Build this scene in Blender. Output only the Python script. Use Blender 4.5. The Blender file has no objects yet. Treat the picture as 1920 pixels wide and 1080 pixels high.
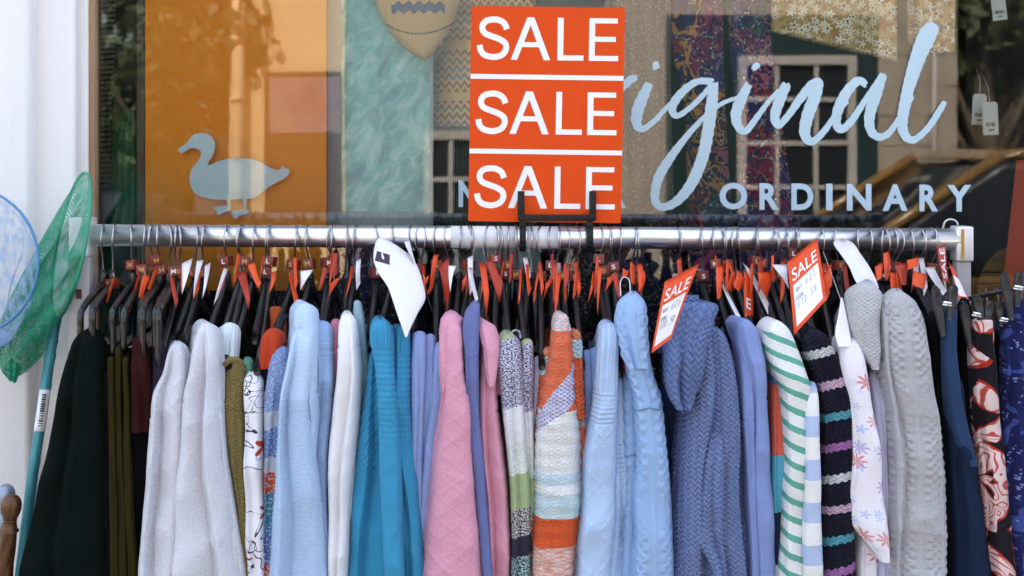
import bpy, bmesh, math, random
import numpy as np
from mathutils import Vector, Matrix
R = math.radians
random.seed(7)
rng = np.random.RandomState(11)
scene = bpy.context.scene
COL = scene.collection

# ------------------------------------------------------------------ camera, sky, sun, exposure
CAM_D, CAM_Z, F, HOR = 2.2, 1.6, 2400.0, 300.0      # metres to the rail, eye height, focal length in photo pixels, horizon row
cam_d = bpy.data.cameras.new('camera')
cam = bpy.data.objects.new('camera', cam_d); COL.objects.link(cam)
cam.location = (0, -CAM_D, CAM_Z); cam.rotation_euler = (R(90), 0, 0)
cam_d.sensor_width = 36; cam_d.lens = 36 * F / 1920
cam_d.shift_y = -(540 - HOR) / 1920
cam_d.clip_start = 0.05; cam_d.clip_end = 500
scene.camera = cam
cam_d.dof.use_dof = True; cam_d.dof.focus_distance = 2.06; cam_d.dof.aperture_fstop = 5.6
SUN_EL = 50
w = bpy.data.worlds.new('World'); scene.world = w; w.use_nodes = True
wn = w.node_tree
sky = wn.nodes.new('ShaderNodeTexSky'); sky.sky_type = 'NISHITA'; sky.sun_disc = False
sky.sun_elevation = R(SUN_EL); sky.sun_rotation = R(-12); sky.dust_density = 5.0; sky.ozone_density = 0.2
bg = wn.nodes['Background']; bg.inputs['Strength'].default_value = 0.15
tint = wn.nodes.new('ShaderNodeMix'); tint.data_type = 'RGBA'; tint.blend_type = 'MULTIPLY'; tint.inputs[0].default_value = 1
wn.links.new(sky.outputs[0], tint.inputs[6]); tint.inputs[7].default_value = (1.0, .945, .845, 1)      # warm tint on the sky as white balance against its blue
wn.links.new(tint.outputs[2], bg.inputs[0])
sun_d = bpy.data.lights.new('sun', 'SUN'); sun_d.energy = 3.0; sun_d.angle = R(0.6); sun_d.color = (1, .95, .86)
sun = bpy.data.objects.new('sun', sun_d); COL.objects.link(sun)
# the sun stands behind the shop, a little to the left: the shop front is in open shade
sd = Vector((math.sin(R(12)) * math.cos(R(SUN_EL)), -math.cos(R(12)) * math.cos(R(SUN_EL)), -math.sin(R(SUN_EL))))
sun.rotation_euler = sd.to_track_quat('-Z', 'Y').to_euler()
sun.location = (-3, 12, 15)
scene.view_settings.view_transform = 'Standard'; scene.view_settings.look = 'None'
scene.view_settings.gamma = 1; scene.view_settings.use_curve_mapping = False
scene.view_settings.exposure = 2.74
try:
    scene.cycles.use_denoising = True
    scene.cycles.max_bounces = 10; scene.cycles.diffuse_bounces = 5; scene.cycles.glossy_bounces = 5
    scene.cycles.transparent_max_bounces = 24; scene.cycles.transmission_bounces = 6
    scene.cycles.sample_clamp_indirect = 6
except Exception: pass

# ------------------------------------------------------------------ measuring: a photo pixel at depth Y
def PX(px, Y): return (px - 960) / F * (Y + CAM_D)
def PZ(py, Y): return CAM_Z - (py - HOR) / F * (Y + CAM_D)
def P(px, py, Y): return Vector((PX(px, Y), Y, PZ(py, Y)))
GLASS_Y = 0.26
def PM(px, py, Yr):
    "point of a real thing at depth Yr across the street whose mirror image in the pane is seen at the pixel"
    ym = 2 * GLASS_Y - Yr
    v = P(px, py, ym); return Vector((v.x, Yr, v.z))

# ------------------------------------------------------------------ node maths
class V:
    def __init__(s, b, k): s.b, s.k = b, k
    def _o(s, op, *a): return s.b.m(op, s, *a)
    def __add__(s, o): return s._o('ADD', o)
    __radd__ = __add__
    def __sub__(s, o): return s._o('SUBTRACT', o)
    def __rsub__(s, o): return s.b.m('SUBTRACT', o, s)
    def __mul__(s, o): return s._o('MULTIPLY', o)
    __rmul__ = __mul__
    def __truediv__(s, o): return s._o('DIVIDE', o)
    def sin(s): return s._o('SINE')
    def cos(s): return s._o('COSINE')
    def abs(s): return s._o('ABSOLUTE')
    def fr(s): return s._o('FRACT')
    def fl(s): return s._o('FLOOR')
    def pw(s, e): return s._o('POWER', e)
    def lt(s, o): return s._o('LESS_THAN', o)
    def gt(s, o): return s._o('GREATER_THAN', o)
    def mx(s, o): return s._o('MAXIMUM', o)
    def mn(s, o): return s._o('MINIMUM', o)
    def cl(s): return s.mx(0.0).mn(1.0)
class B:
    def __init__(s, name):
        s.mat = bpy.data.materials.new(name); s.mat.use_nodes = True
        s.t = s.mat.node_tree; s.p = s.t.nodes['Principled BSDF']; s.out = s.t.nodes['Material Output']
        s._uv = None
    def n(s, typ, **kw):
        x = s.t.nodes.new(typ)
        for k, v in kw.items(): setattr(x, k, v)
        return x
    def put(s, sock, v):
        if isinstance(v, V): s.t.links.new(v.k, sock)
        elif hasattr(v, 'is_output'): s.t.links.new(v, sock)
        elif isinstance(v, (tuple, list)) and len(v) == 3 and sock.type == 'RGBA': sock.default_value = (*v, 1)
        else: sock.default_value = v
    def m(s, op, *a):
        x = s.n('ShaderNodeMath', operation=op)
        for i, v in enumerate(a): s.put(x.inputs[i], v)
        return V(s, x.outputs[0])
    def coord(s, which='UV'):
        tc = s.n('ShaderNodeTexCoord'); return tc.outputs[which]
    def uv(s):
        if s._uv is None:
            sp = s.n('ShaderNodeSeparateXYZ'); s.t.links.new(s.coord('UV'), sp.inputs[0])
            s._uv = (V(s, sp.outputs[0]), V(s, sp.outputs[1]))
        return s._uv
    def xyz(s, which='Object'):
        sp = s.n('ShaderNodeSeparateXYZ'); s.t.links.new(s.coord(which), sp.inputs[0])
        return [V(s, o) for o in sp.outputs]
    def vec(s, x, y, z=0.0):
        c = s.n('ShaderNodeCombineXYZ')
        for i, v in enumerate((x, y, z)): s.put(c.inputs[i], v)
        return c.outputs[0]
    def noise(s, vec, scale, detail=3, rough=.55, dist=0):
        x = s.n('ShaderNodeTexNoise'); s.put(x.inputs['Vector'], vec)
        x.inputs['Scale'].default_value = scale; x.inputs['Detail'].default_value = detail
        x.inputs['Roughness'].default_value = rough; x.inputs['Distortion'].default_value = dist
        return V(s, x.outputs[0])
    def vor(s, vec, scale, feature='F1', rnd=1.0):
        x = s.n('ShaderNodeTexVoronoi', feature=feature); s.put(x.inputs['Vector'], vec)
        x.inputs['Scale'].default_value = scale; x.inputs['Randomness'].default_value = rnd
        return x
    def mix(s, f, a, b):
        x = s.n('ShaderNodeMix', data_type='RGBA'); s.put(x.inputs[0], f); s.put(x.inputs[6], a); s.put(x.inputs[7], b)
        return x.outputs[2]
    def ramp(s, f, stops, mode='LINEAR'):
        x = s.n('ShaderNodeValToRGB'); s.put(x.inputs[0], f); cr = x.color_ramp; cr.interpolation = mode
        while len(cr.elements) < len(stops): cr.elements.new(0.5)
        for e, (p, c) in zip(cr.elements, stops): e.position = p; e.color = (*c, 1)
        return x.outputs[0]
    def bump(s, h, strength=.6, dist=.002):
        x = s.n('ShaderNodeBump'); s.put(x.inputs['Height'], h); x.inputs['Strength'].default_value = strength
        x.inputs['Distance'].default_value = dist; s.t.links.new(x.outputs[0], s.p.inputs['Normal'])
    def flower(s, vec, scale, petals=6, size=.32, rnd=.85):
        "petal mask, centre mask and a random value per flower"
        x = s.vor(vec, scale, rnd=rnd)
        sub = s.n('ShaderNodeVectorMath', operation='SUBTRACT'); sc = s.n('ShaderNodeVectorMath', operation='SCALE')
        s.put(sc.inputs[0], vec); sc.inputs['Scale'].default_value = 1.0
        s.t.links.new(sc.outputs[0], sub.inputs[0]); s.t.links.new(x.outputs['Position'], sub.inputs[1])
        sp = s.n('ShaderNodeSeparateXYZ'); s.t.links.new(sub.outputs[0], sp.inputs[0])
        ang = s.m('ARCTAN2', V(s, sp.outputs[1]), V(s, sp.outputs[0]))
        d = V(s, x.outputs['Distance'])
        pet = d.lt((ang * petals).cos() * (size * .3) + size * .7)
        spr = s.n('ShaderNodeSeparateXYZ'); s.t.links.new(x.outputs['Color'], spr.inputs[0])
        return pet, d.lt(size * .28), V(s, spr.outputs[0]), d

def srgb(h):
    h = h.lstrip('#'); c = [int(h[i:i+2], 16) / 255 for i in (0, 2, 4)]
    return tuple(x / 12.92 if x <= .04045 else ((x + .055) / 1.055) ** 2.4 for x in c)
MATS = {}
def simple(name, col, rough=.6, metal=0.0, spec=.5, noise_amt=.0, nscale=40, bump=0.0, **kw):
    if name in MATS: return MATS[name]
    b = B(name); p = b.p
    p.inputs['Roughness'].default_value = rough; p.inputs['Metallic'].default_value = metal
    p.inputs['Specular IOR Level'].default_value = spec
    if noise_amt or bump:
        nz = b.noise(b.coord('Object'), nscale, 5)
        dark = tuple(c * (1 - noise_amt) for c in col); lite = tuple(min(1, c * (1 + noise_amt)) for c in col)
        b.put(p.inputs['Base Color'], b.mix(nz, dark, lite))
        if bump: b.bump(nz, bump, .003)
    else: p.inputs['Base Color'].default_value = (*col, 1)
    for k, v in kw.items(): b.put(p.inputs[k.replace('_', ' ')], v)
    MATS[name] = b.mat; return b.mat

# ------------------------------------------------------------------ knit and weave heights (u across, v down, metres)
def stock(b, u, v, w=.0055, h=.0045):
    a = (u / w).fr(); t = (a - .5).abs() * 2
    s = (v / h + t * .8).fr()
    return (s * math.pi).sin() * .7 + (1 - t) * .3
def ribv(b, u, v, w=.005): return ((u * (math.pi / w)).sin().abs()) * .8 + stock(b, u, v, w / 2, .004) * .2
def ribh(b, u, v, h=.004): return ((v * (math.pi / h)).sin().abs()) * .8 + b.noise(b.vec(u * .2, v), 900, 2) * .2
def moss(b, u, v, w=.007, h=.006): return ((u * (2 * math.pi / w)).sin() * (v * (2 * math.pi / h)).sin()) * .5 + .5
def cables(b, u, v, W=.03, H=.03, r=.0042):
    cu = (u / W).fr() - .5; x = cu * W
    off = (v * (2 * math.pi / H)).sin() * (W * .16)
    def st(o): return b.m('EXPONENT', ((x - o) / r).pw(2) * -1.0)
    e = st(off).mx(st(off * -1.0))
    rib = (cu.abs().gt(.40)) * .25
    return e * .8 + rib + stock(b, u, v, .004, .004) * .2
def diamonds(b, u, v, W=.05, H=.07):
    a = ((u / W).fr() - .5).abs() * 2; c = ((v / H).fr() - .5).abs() * 2
    ln = (a + c - 1).abs()
    return (ln.lt(.14)) * .6 + (moss(b, u, v, .006, .005)) * .4
def weave(b, u, v, w=.003): return ((u * (math.pi / w)).sin().abs() * .5 + (v * (math.pi / w)).sin().abs() * .5)

def fabric(name, col, h=None, bump=.5, dist=.002, heather=.12, hscale=700, rough=.92, sheen=None, stretch=1.0, seam=None):
    "col: rgb, or f(b,u,v)->colour; h: f(b,u,v)->height"
    if name in MATS: return MATS[name]
    b = B(name); u, v = b.uv(); p = b.p
    c = col(b, u, v) if callable(col) else col
    if heather:
        nz = b.noise(b.vec(u, v * stretch), hscale, 3, .7)
        hsv = b.n('ShaderNodeHueSaturation'); b.put(hsv.inputs['Color'], c)
        b.put(hsv.inputs['Value'], (nz - .5) * (heather * 4) + 1.0)
        c = hsv.outputs[0]
    b.put(p.inputs['Base Color'], c)
    if sheen is None: sheen = .0 if (not callable(col) and max(col) < .08) else .06
    p.inputs['Roughness'].default_value = rough; p.inputs['Specular IOR Level'].default_value = .04
    p.inputs['Sheen Weight'].default_value = sheen; p.inputs['Sheen Roughness'].default_value = .5
    wr = b.noise(b.vec(u * 2.0, v * .5), 14, 3, .5)
    hh = (h(b, u, v) if h else weave(b, u, v, .0025) * .3)
    if seam:
        for (v0, k) in seam:
            ln = b.m('EXPONENT', ((v - v0 - u.abs() * k) / .0022).pw(2) * -1.0)
            hh = hh - ln * 1.2
    hh = hh + wr * 2.2 + b.noise(b.vec(u, v), 1800, 2) * .25
    b.bump(hh, bump, dist)
    MATS[name] = b.mat; return b.mat

# ------------------------------------------------------------------ mesh building
class MB:
    def __init__(s): s.v, s.f, s.uv, s.mi = [], [], [], []
    def grid(s, pts, uvs=None, closed_u=False, mi=0):
        "pts: array [nv][nu][3]"
        pts = np.asarray(pts, float); nv, nu = pts.shape[:2]; o = len(s.v)
        s.v.extend(map(tuple, pts.reshape(-1, 3)))
        if uvs is None: uvs = np.zeros((nv, nu + (1 if closed_u else 0), 2))
        for j in range(nv - 1):
            for i in range(nu if closed_u else nu - 1):
                i2 = (i + 1) % nu
                s.f.append((o + j * nu + i, o + j * nu + i2, o + (j + 1) * nu + i2, o + (j + 1) * nu + i))
                iu = i + 1 if closed_u else i2
                s.uv.append((uvs[j][i], uvs[j][iu], uvs[j + 1][iu], uvs[j + 1][i])); s.mi.append(mi)
        return o
    def face(s, idx, mi=0): s.f.append(tuple(idx)); s.uv.append([(0, 0)] * len(idx)); s.mi.append(mi)
    def box(s, a, b, bev=0.0, mi=0, mat=None):
        x0, y0, z0 = a; x1, y1, z1 = b
        if bev:
            c = min(bev, abs(x1 - x0) * .45, abs(y1 - y0) * .45, abs(z1 - z0) * .45)
            bm = bmesh.new(); bmesh.ops.create_cube(bm, size=1)
            for q in bm.verts: q.co = Vector(((x0 + x1) / 2 + q.co.x * (x1 - x0), (y0 + y1) / 2 + q.co.y * (y1 - y0), (z0 + z1) / 2 + q.co.z * (z1 - z0)))
            bmesh.ops.bevel(bm, geom=bm.edges[:], offset=c, segments=2, affect='EDGES', profile=.6)
            s.addbm(bm, mi, mat); bm.free(); return
        o = len(s.v)
        V8 = [Vector(q) for q in ((x0,y0,z0),(x1,y0,z0),(x1,y1,z0),(x0,y1,z0),(x0,y0,z1),(x1,y0,z1),(x1,y1,z1),(x0,y1,z1))]
        if mat: V8 = [mat @ q for q in V8]
        s.v.extend(tuple(q) for q in V8)
        for q in ((3,2,1,0),(4,5,6,7),(0,1,5,4),(1,2,6,5),(2,3,7,6),(3,0,4,7)): s.face([o + i for i in q], mi)
    def addbm(s, bm, mi=0, mat=None):
        o = len(s.v); bm.verts.index_update()
        s.v.extend(tuple(mat @ q.co) if mat else tuple(q.co) for q in bm.verts)
        for f in bm.faces: s.face([o + q.index for q in f.verts], mi)
    def tube(s, path, rad, n=10, cap=True, mi=0, flat=1.0, up=None, uvscale=1.0):
        path = [Vector(q) for q in path]; m = len(path)
        rad = [rad] * m if not hasattr(rad, '__len__') else list(rad)
        T = [(path[min(i + 1, m - 1)] - path[max(i - 1, 0)]).normalized() for i in range(m)]
        ref = Vector(up) if up else (Vector((0, 0, 1)) if abs(T[0].z) < .9 else Vector((0, 1, 0)))
        nrm = (ref - T[0] * ref.dot(T[0])).normalized(); rings = []; L = 0; uvs = []
        for i in range(m):
            nrm = (nrm - T[i] * nrm.dot(T[i])).normalized(); bi = T[i].cross(nrm)
            if i: L += (path[i] - path[i - 1]).length
            rings.append([path[i] + (nrm * math.cos(2 * math.pi * k / n) * flat + bi * math.sin(2 * math.pi * k / n)) * rad[i] for k in range(n)])
            uvs.append([(2 * math.pi * k / n * max(rad), L) for k in range(n + 1)])
        o = s.grid([[tuple(q) for q in r] for r in rings], uvs, True, mi)
        if cap:
            s.face([o + k for k in range(n)][::-1], mi); s.face([o + (m - 1) * n + k for k in range(n)], mi)
    def lathe(s, prof, base, n=24, mi=0, twist=None):
        "prof [(r,z)]"
        pts = []
        for (r, z) in prof:
            ring = []
            for k in range(n):
                a = 2 * math.pi * k / n; rr = r * (twist(a, z) if twist else 1)
                ring.append((base[0] + rr * math.cos(a), base[1] + rr * math.sin(a), base[2] + z))
            pts.append(ring)
        o = s.grid(pts, None, True, mi)
        s.face([o + k for k in range(n)][::-1], mi); s.face([o + (len(prof) - 1) * n + k for k in range(n)], mi)
    def mesh(s, name, mats, smooth=True):
        me = bpy.data.meshes.new(name); me.from_pydata(s.v, [], s.f)
        ul = me.uv_layers.new(name='uv')
        flat = np.array([c for f in s.uv for q in f for c in q], dtype=np.float32)
        ul.data.foreach_set('uv', flat)
        for q in (mats if isinstance(mats, (list, tuple)) else [mats]): me.materials.append(q)
        if any(s.mi): me.polygons.foreach_set('material_index', s.mi)
        if smooth: me.polygons.foreach_set('use_smooth', [True] * len(me.polygons))
        me.update()
        return me
    def build(s, name, mats, parent=None, smooth=True):
        return place(name, s.mesh(name, mats, smooth), parent)
def place(name, me, parent=None, loc=None, rot=None):
    o = bpy.data.objects.new(name, me); COL.objects.link(o)
    if loc is not None: o.location = loc
    if rot is not None: o.rotation_euler = rot
    if parent is not None: o.parent = parent
    return o
def thing(name, label, cat, loc=(0, 0, 0), group=None):
    o = bpy.data.objects.new(name, None); COL.objects.link(o); o.empty_display_size = .05
    o.location = loc
    return tag(o, label, cat, group)
def tag(o, label=None, cat=None, group=None, kind=None):
    if label: o['label'] = label
    if cat: o['category'] = cat
    if group: o['group'] = group
    if kind: o['kind'] = kind
    return o
def child(mb, name, mats, root, smooth=True):
    "mesh given in world metres, hung under a thing whose base is not at the origin"
    loc = root.matrix_basis.translation
    p = root.parent
    while p is not None: loc = loc + p.matrix_basis.translation; p = p.parent
    mb.v = [(q[0] - loc.x, q[1] - loc.y, q[2] - loc.z) for q in mb.v]
    return mb.build(name, mats, root, smooth)
def struct(name, mb, mats, smooth=False):
    return tag(mb.build(name, mats, None, smooth), kind='structure')
def flatshape(pts, depth, to3, mi=0, mb=None):
    "outline [(a,b)] -> a slab; to3(a,b,t) gives the world point, t=0 front, 1 back"
    mb = mb or MB(); bm = bmesh.new()
    vs = [bm.verts.new((a, b, 0)) for a, b in pts]
    f = bm.faces.new(vs); bmesh.ops.triangulate(bm, faces=[f]); bm.verts.index_update()
    o = len(mb.v); n = len(pts)
    mb.v.extend(tuple(to3(a, b, 0)) for a, b in pts); mb.v.extend(tuple(to3(a, b, 1)) for a, b in pts)
    for f in bm.faces:
        ix = [q.index for q in f.verts]; mb.face([o + i for i in ix], mi); mb.face([o + n + i for i in ix[::-1]], mi)
    for i in range(n): mb.face([o + i, o + n + i, o + n + (i + 1) % n, o + (i + 1) % n], mi)
    bm.free(); return mb

# text as mesh outlines (the program's own built-in letter shapes)
_T = {}
def text_shape(s, bold=0.0, spacing=1.0):
    key = (s, bold, spacing)
    if key in _T: return _T[key]
    c = bpy.data.curves.new('lettering', 'FONT'); c.body = s; c.size = 1; c.offset = bold; c.space_character = spacing
    c.extrude = 0; c.resolution_u = 4
    o = bpy.data.objects.new('lettering', c); COL.objects.link(o)
    bpy.context.view_layer.update()
    me = bpy.data.meshes.new_from_object(o.evaluated_get(bpy.context.evaluated_depsgraph_get()))
    vs = np.array([q.co[:2] for q in me.vertices]); fs = [tuple(p.vertices) for p in me.polygons]
    bpy.data.objects.remove(o); bpy.data.curves.remove(c); bpy.data.meshes.remove(me)
    lo, hi = vs.min(0), vs.max(0)
    _T[key] = ((vs - lo) / (hi - lo), fs, (hi - lo)[0] / (hi - lo)[1]); return _T[key]
def add_text(mb, s, to3, bold=0.0, spacing=1.0, mi=0, thick=True):
    "to3(a,b,t): a,b in 0..1 over the text's box"
    vs, fs, _ = text_shape(s, bold, spacing); o = len(mb.v); n = len(vs)
    mb.v.extend(tuple(to3(a, b, 0)) for a, b in vs)
    for f in fs: mb.face([o + i for i in f], mi)
    if thick:
        mb.v.extend(tuple(to3(a, b, 1)) for a, b in vs)
        cnt = {}
        for f in fs:
            for i in range(len(f)):
                e = (f[i], f[(i + 1) % len(f)]); cnt[e] = 1
        for (a, b_) in list(cnt):
            if (b_, a) not in cnt: mb.face([o + b_, o + a, o + n + a, o + n + b_], mi)

def pchip(x, y, q):
    x = np.asarray(x, float); y = np.asarray(y, float); q = np.asarray(q, float)
    h = np.diff(x); d = np.diff(y) / h; n = len(x); m = np.zeros(n)
    if n == 2: return y[0] + d[0] * (q - x[0])
    for i in range(1, n - 1):
        if d[i-1] * d[i] > 0:
            w1 = 2 * h[i] + h[i-1]; w2 = h[i] + 2 * h[i-1]; m[i] = (w1 + w2) / (w1 / d[i-1] + w2 / d[i])
    m[0], m[-1] = d[0], d[-1]
    k = np.clip(np.searchsorted(x, q) - 1, 0, n - 2); t = (q - x[k]) / h[k]; tc = np.clip(t, 0, 1)
    r = (2*tc**3-3*tc**2+1)*y[k] + (tc**3-2*tc**2+tc)*h[k]*m[k] + (-2*tc**3+3*tc**2)*y[k+1] + (tc**3-tc**2)*h[k]*m[k+1]
    r = np.where(q > x[-1], y[-1] + m[-1] * .5 * (q - x[-1]), r)
    return r
def catmull(pts, n=8):
    pts = [np.array(p, float) for p in pts]; out = []
    for i in range(len(pts) - 1):
        p0, p1, p2, p3 = pts[max(i-1, 0)], pts[i], pts[i+1], pts[min(i+2, len(pts)-1)]
        for k in range(n):
            t = k / n
            out.append(.5 * ((2*p1) + (-p0+p2)*t + (2*p0-5*p1+4*p2-p3)*t*t + (-p0+3*p1-3*p2+p3)*t**3))
    out.append(pts[-1]); return out
# ------------------------------------------------------------------ materials of the place
def painted_wall(name, col, amt=.05, bump=.25, stain=.0):
    if name in MATS: return MATS[name]
    b = B(name); o = b.coord('Object')
    n1 = b.noise(o, 3, 6, .6); n2 = b.noise(o, 60, 5, .6); n3 = b.noise(o, 400, 3)
    c = b.mix(n1, tuple(c * (1 - amt) for c in col), tuple(min(1, c * (1 + amt)) for c in col))
    if stain:
        sc = b.vor(o, 22); crack = V(b, sc.outputs['Distance']).gt(.93) * n2.gt(.55)
        drip = b.noise(b.vec(b.xyz()[0] * 26, b.xyz()[1] * 26, b.xyz()[2] * 1.6), 1.0, 6, .75)
        f = (crack * .4 + (drip - .56).cl() * stain).cl()
        c = b.mix(f, c, (.35, .30, .26))
    b.put(b.p.inputs['Base Color'], c); b.p.inputs['Roughness'].default_value = .6
    b.bump(n2 * 1.0 + n1 * 2 + n3 * .4, bump, .003); MATS[name] = b.mat; return b.mat
WHITE = painted_wall('white_paint', (.78, .755, .75), .04, .4, .55)
STUCCO = painted_wall('beige_stucco', (.62, .47, .28), .12, .9)
STONE = painted_wall('sandstone', (.35, .30, .25), .25, .9)
ASPH = painted_wall('asphalt', (.05, .05, .052), .25, .8)
PAVE = painted_wall('paving', (.32, .30, .28), .15, .5)
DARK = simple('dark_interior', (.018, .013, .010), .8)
def wood(name, c1, c2, rough=.6, sx=3, sz=40, ax='x'):
    if name in MATS: return MATS[name]
    b = B(name); x, y, z = b.xyz()
    q = b.vec(x * sz, y * sz, z * sx) if ax == 'z' else b.vec(x * sx, y * sz, z * sz)
    n = b.noise(q, 1.0, 6, .65, 1.5)
    b.put(b.p.inputs['Base Color'], b.ramp(n, [(.3, c1), (.7, c2)])); b.p.inputs['Roughness'].default_value = rough
    b.bump(n, .3, .002); MATS[name] = b.mat; return b.mat
TANWOOD = wood('tan_wood', (.22, .12, .06), (.38, .24, .14), .6, 3, 60, 'z')
DARKWOOD = wood('dark_wood', (.03, .014, .008), (.08, .04, .02), .5, 3, 60, 'z')
# window glass: clear pane, mirror reflection by its angle
gb = B('window_glass'); gb.t.nodes.remove(gb.p)
tr = gb.n('ShaderNodeBsdfTransparent'); tr.inputs[0].default_value = (.93, .96, .95, 1)
gl = gb.n('ShaderNodeBsdfGlossy'); gl.inputs['Roughness'].default_value = 0.0; gl.inputs[0].default_value = (1, 1, 1, 1)
fr = gb.n('ShaderNodeFresnel'); fr.inputs['IOR'].default_value = 1.48
wav = gb.n('ShaderNodeBump'); wav.inputs['Strength'].default_value = .02; wav.inputs['Distance'].default_value = .01
gb.put(wav.inputs['Height'], gb.noise(gb.coord('Object'), 2.5, 2)); gb.t.links.new(wav.outputs[0], gl.inputs['Normal'])
ms = gb.n('ShaderNodeMixShader'); gb.t.links.new(fr.outputs[0], ms.inputs[0])
gb.t.links.new(tr.outputs[0], ms.inputs[1]); gb.t.links.new(gl.outputs[0], ms.inputs[2]); gb.t.links.new(ms.outputs[0], gb.out.inputs[0])
GLASS = gb.mat

# ------------------------------------------------------------------ ground
m = MB(); m.box((-60, -60, -.3), (60, 60, -.02)); struct('ground', m, ASPH)
m = MB(); m.box((-40, -5.6, -.019), (40, -2.95, .0)); struct('road', m, ASPH)
m = MB(); m.box((-40, -2.94, -.019), (40, .165, .12)); pv = struct('pavement', m, PAVE)
m = MB(); m.box((-40, -7.48, -.019), (40, -5.61, .12)); struct('far_pavement', m, PAVE)

# ------------------------------------------------------------------ the shop
shop = thing('shop', 'white painted shop front with a big display window behind the clothes rail', 'shop', (0, .2, 0))
XL, XR, ZB, ZT = PX(178, .25), 1.45, .72, 2.35
m = MB()
m.box((-6, .262, 0), (XL - .012, .285, ZT)); m.box((XR, .262, 0), (6, .285, ZT)); m.box((-6, .262, ZT), (6, .285, 5.6))
child(m, 'wall', WHITE, shop, False)
m = MB(); m.box((XL - .012, .27, .0), (XR, .41, ZB)); child(m, 'stall_riser', WHITE, shop, False)
m = MB()
m.box((-2.2, .165, .12), (PX(56, .165), .262, 3.2), .012)
m.box((PX(56, .165) - .01, .20, .12), (PX(141, .2), .262, 3.2), .006)
m.box((PX(141, .2) - .01, .236, .12), (PX(165, .236), .262, 3.2), .006)
child(m, 'pilaster', WHITE, shop)
m = MB(); m.box((PX(166, .24), .240, ZB), (PX(177.5, .24), .275, ZT), .002)
child(m, 'window_frame', TANWOOD, shop)
m = MB(); m.box((XL, GLASS_Y, ZB), (XR, GLASS_Y + .006, ZT)); pane = child(m, 'window_pane', GLASS, shop, False)
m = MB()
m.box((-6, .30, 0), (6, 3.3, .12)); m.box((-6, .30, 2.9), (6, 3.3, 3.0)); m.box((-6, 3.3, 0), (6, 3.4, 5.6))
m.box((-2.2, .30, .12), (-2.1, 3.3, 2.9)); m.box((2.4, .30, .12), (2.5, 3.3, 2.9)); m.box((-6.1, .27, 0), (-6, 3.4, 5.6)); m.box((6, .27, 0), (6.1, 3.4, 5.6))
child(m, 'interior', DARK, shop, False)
m = MB(); m.box((-6.1, .2, 5.6), (6.1, 3.5, 5.75)); child(m, 'roof', simple('slate', (.06, .06, .07), .7, noise_amt=.3), shop, False)

# ------------------------------------------------------------------ across the street: seen mirrored in the pane
FY = -7.5
house = thing('house', 'sunlit beige rendered house with a downpipe mirrored over the orange board', 'house', (0, FY, 0))
STUCCO2 = painted_wall('blue_grey_render', (.16, .19, .21), .12, .5); STUCCO3 = painted_wall('tan_render', (.33, .285, .24), .2, .9)
def house_wall(root, p0, p1, mt, h, e0=0):
    m = MB(); m.box((PM(p0, 0, FY).x, FY - 5, .0), (PM(p1, 0, FY).x, FY, h)); child(m, 'wall', mt, root, False)
    m = MB(); m.box((PM(p0 + e0, 0, FY).x, FY - 5.3, h), (PM(p1 - 1, 0, FY).x, FY + .3, h + .2)); child(m, 'roof', simple('slate', (.06, .06, .07)), root, False)
house_wall(house, 430, 648, STUCCO, 4.6, -30)
house1 = house
house2 = thing('house', 'blue grey rendered house mirrored faintly in the middle of the glass', 'house', (PM(900, 0, FY).x, FY, 0)); house_wall(house2, 650, 1148, STUCCO2, 4.9)
house3 = thing('house', 'tan stone house with teal window surround mirrored at the right of the glass', 'house', (PM(1500, 0, FY).x, FY, 0)); house_wall(house3, 1150, 1795, STUCCO3, 4.5)
WP = simple('weathered_cream_paint', (.42, .40, .38), .45, noise_amt=.15, nscale=6)
house = house2
def sash(px0, px1, py0, py1, cols, rows, surround=None):
    a, c = PM(px0, py1, FY), PM(px1, py0, FY)
    if surround:
        s0, s1 = PM(surround[0], surround[3], FY), PM(surround[1], surround[2], FY)
        m = MB(); m.box((s0.x, FY + .001, s0.z), (s1.x, FY + .03, s1.z)); child(m, 'window_surround', simple('teal_paint', (.012, .035, .04), .4), house, False)
    f = MB(); t = .07
    f.box((a.x, FY + .031, a.z), (a.x + t, FY + .08, c.z)); f.box((c.x - t, FY + .031, a.z), (c.x, FY + .08, c.z))
    f.box((a.x + t, FY + .031, a.z), (c.x - t, FY + .08, a.z + t)); f.box((a.x + t, FY + .031, c.z - t), (c.x - t, FY + .08, c.z))
    for k in range(1, cols):
        x = a.x + (c.x - a.x) * k / cols; f.box((x - .018, FY + .031, a.z + t), (x + .018, FY + .07, c.z - t))
    for k in range(1, rows):
        z = a.z + (c.z - a.z) * k / rows; f.box((a.x + t, FY + .032, z - .018), (c.x - t, FY + .069, z + .018))
    wf = child(f, 'window', WP, house, False)
    g = MB(); g.box((a.x + t, FY + .0305, a.z + t), (c.x - t, FY + .04, c.z - t)); child(g, 'pane', simple('dark_glass', (.02, .024, .03), .05), wf, False)
sash(795, 945, 245, 425, 3, 2)
house = house3
sash(1380, 1602, 105, 432, 3, 4, (1248, 1645, 28, 470))
house = house2
sash(960, 1130, 90, 430, 3, 4)
house = house1
m = MB(); m.tube([PM(452, 640, FY) + Vector((0, .12, 0)), PM(452, -300, FY) + Vector((0, .12, 0))], .055, 12)
for py in (80, 190, 300): m.box(tuple(PM(443, py, FY) + Vector((0, .05, 0))), tuple(PM(461, py - 8, FY) + Vector((0, .19, 0))))
child(m, 'downpipe', simple('cream_paint', (.58, .46, .30), .5), house)
house = house3
m = MB(); m.tube([PM(1747, 600, FY) + Vector((0, .06, 0)), PM(1747, 100, FY) + Vector((0, .06, 0))], .016, 8); child(m, 'downpipe', WP, house)
ps = thing('wall_poster', 'dark framed poster on the beige house mirrored in the glass', 'poster', (PM(560, 300, FY).x, FY, 0))
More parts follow.
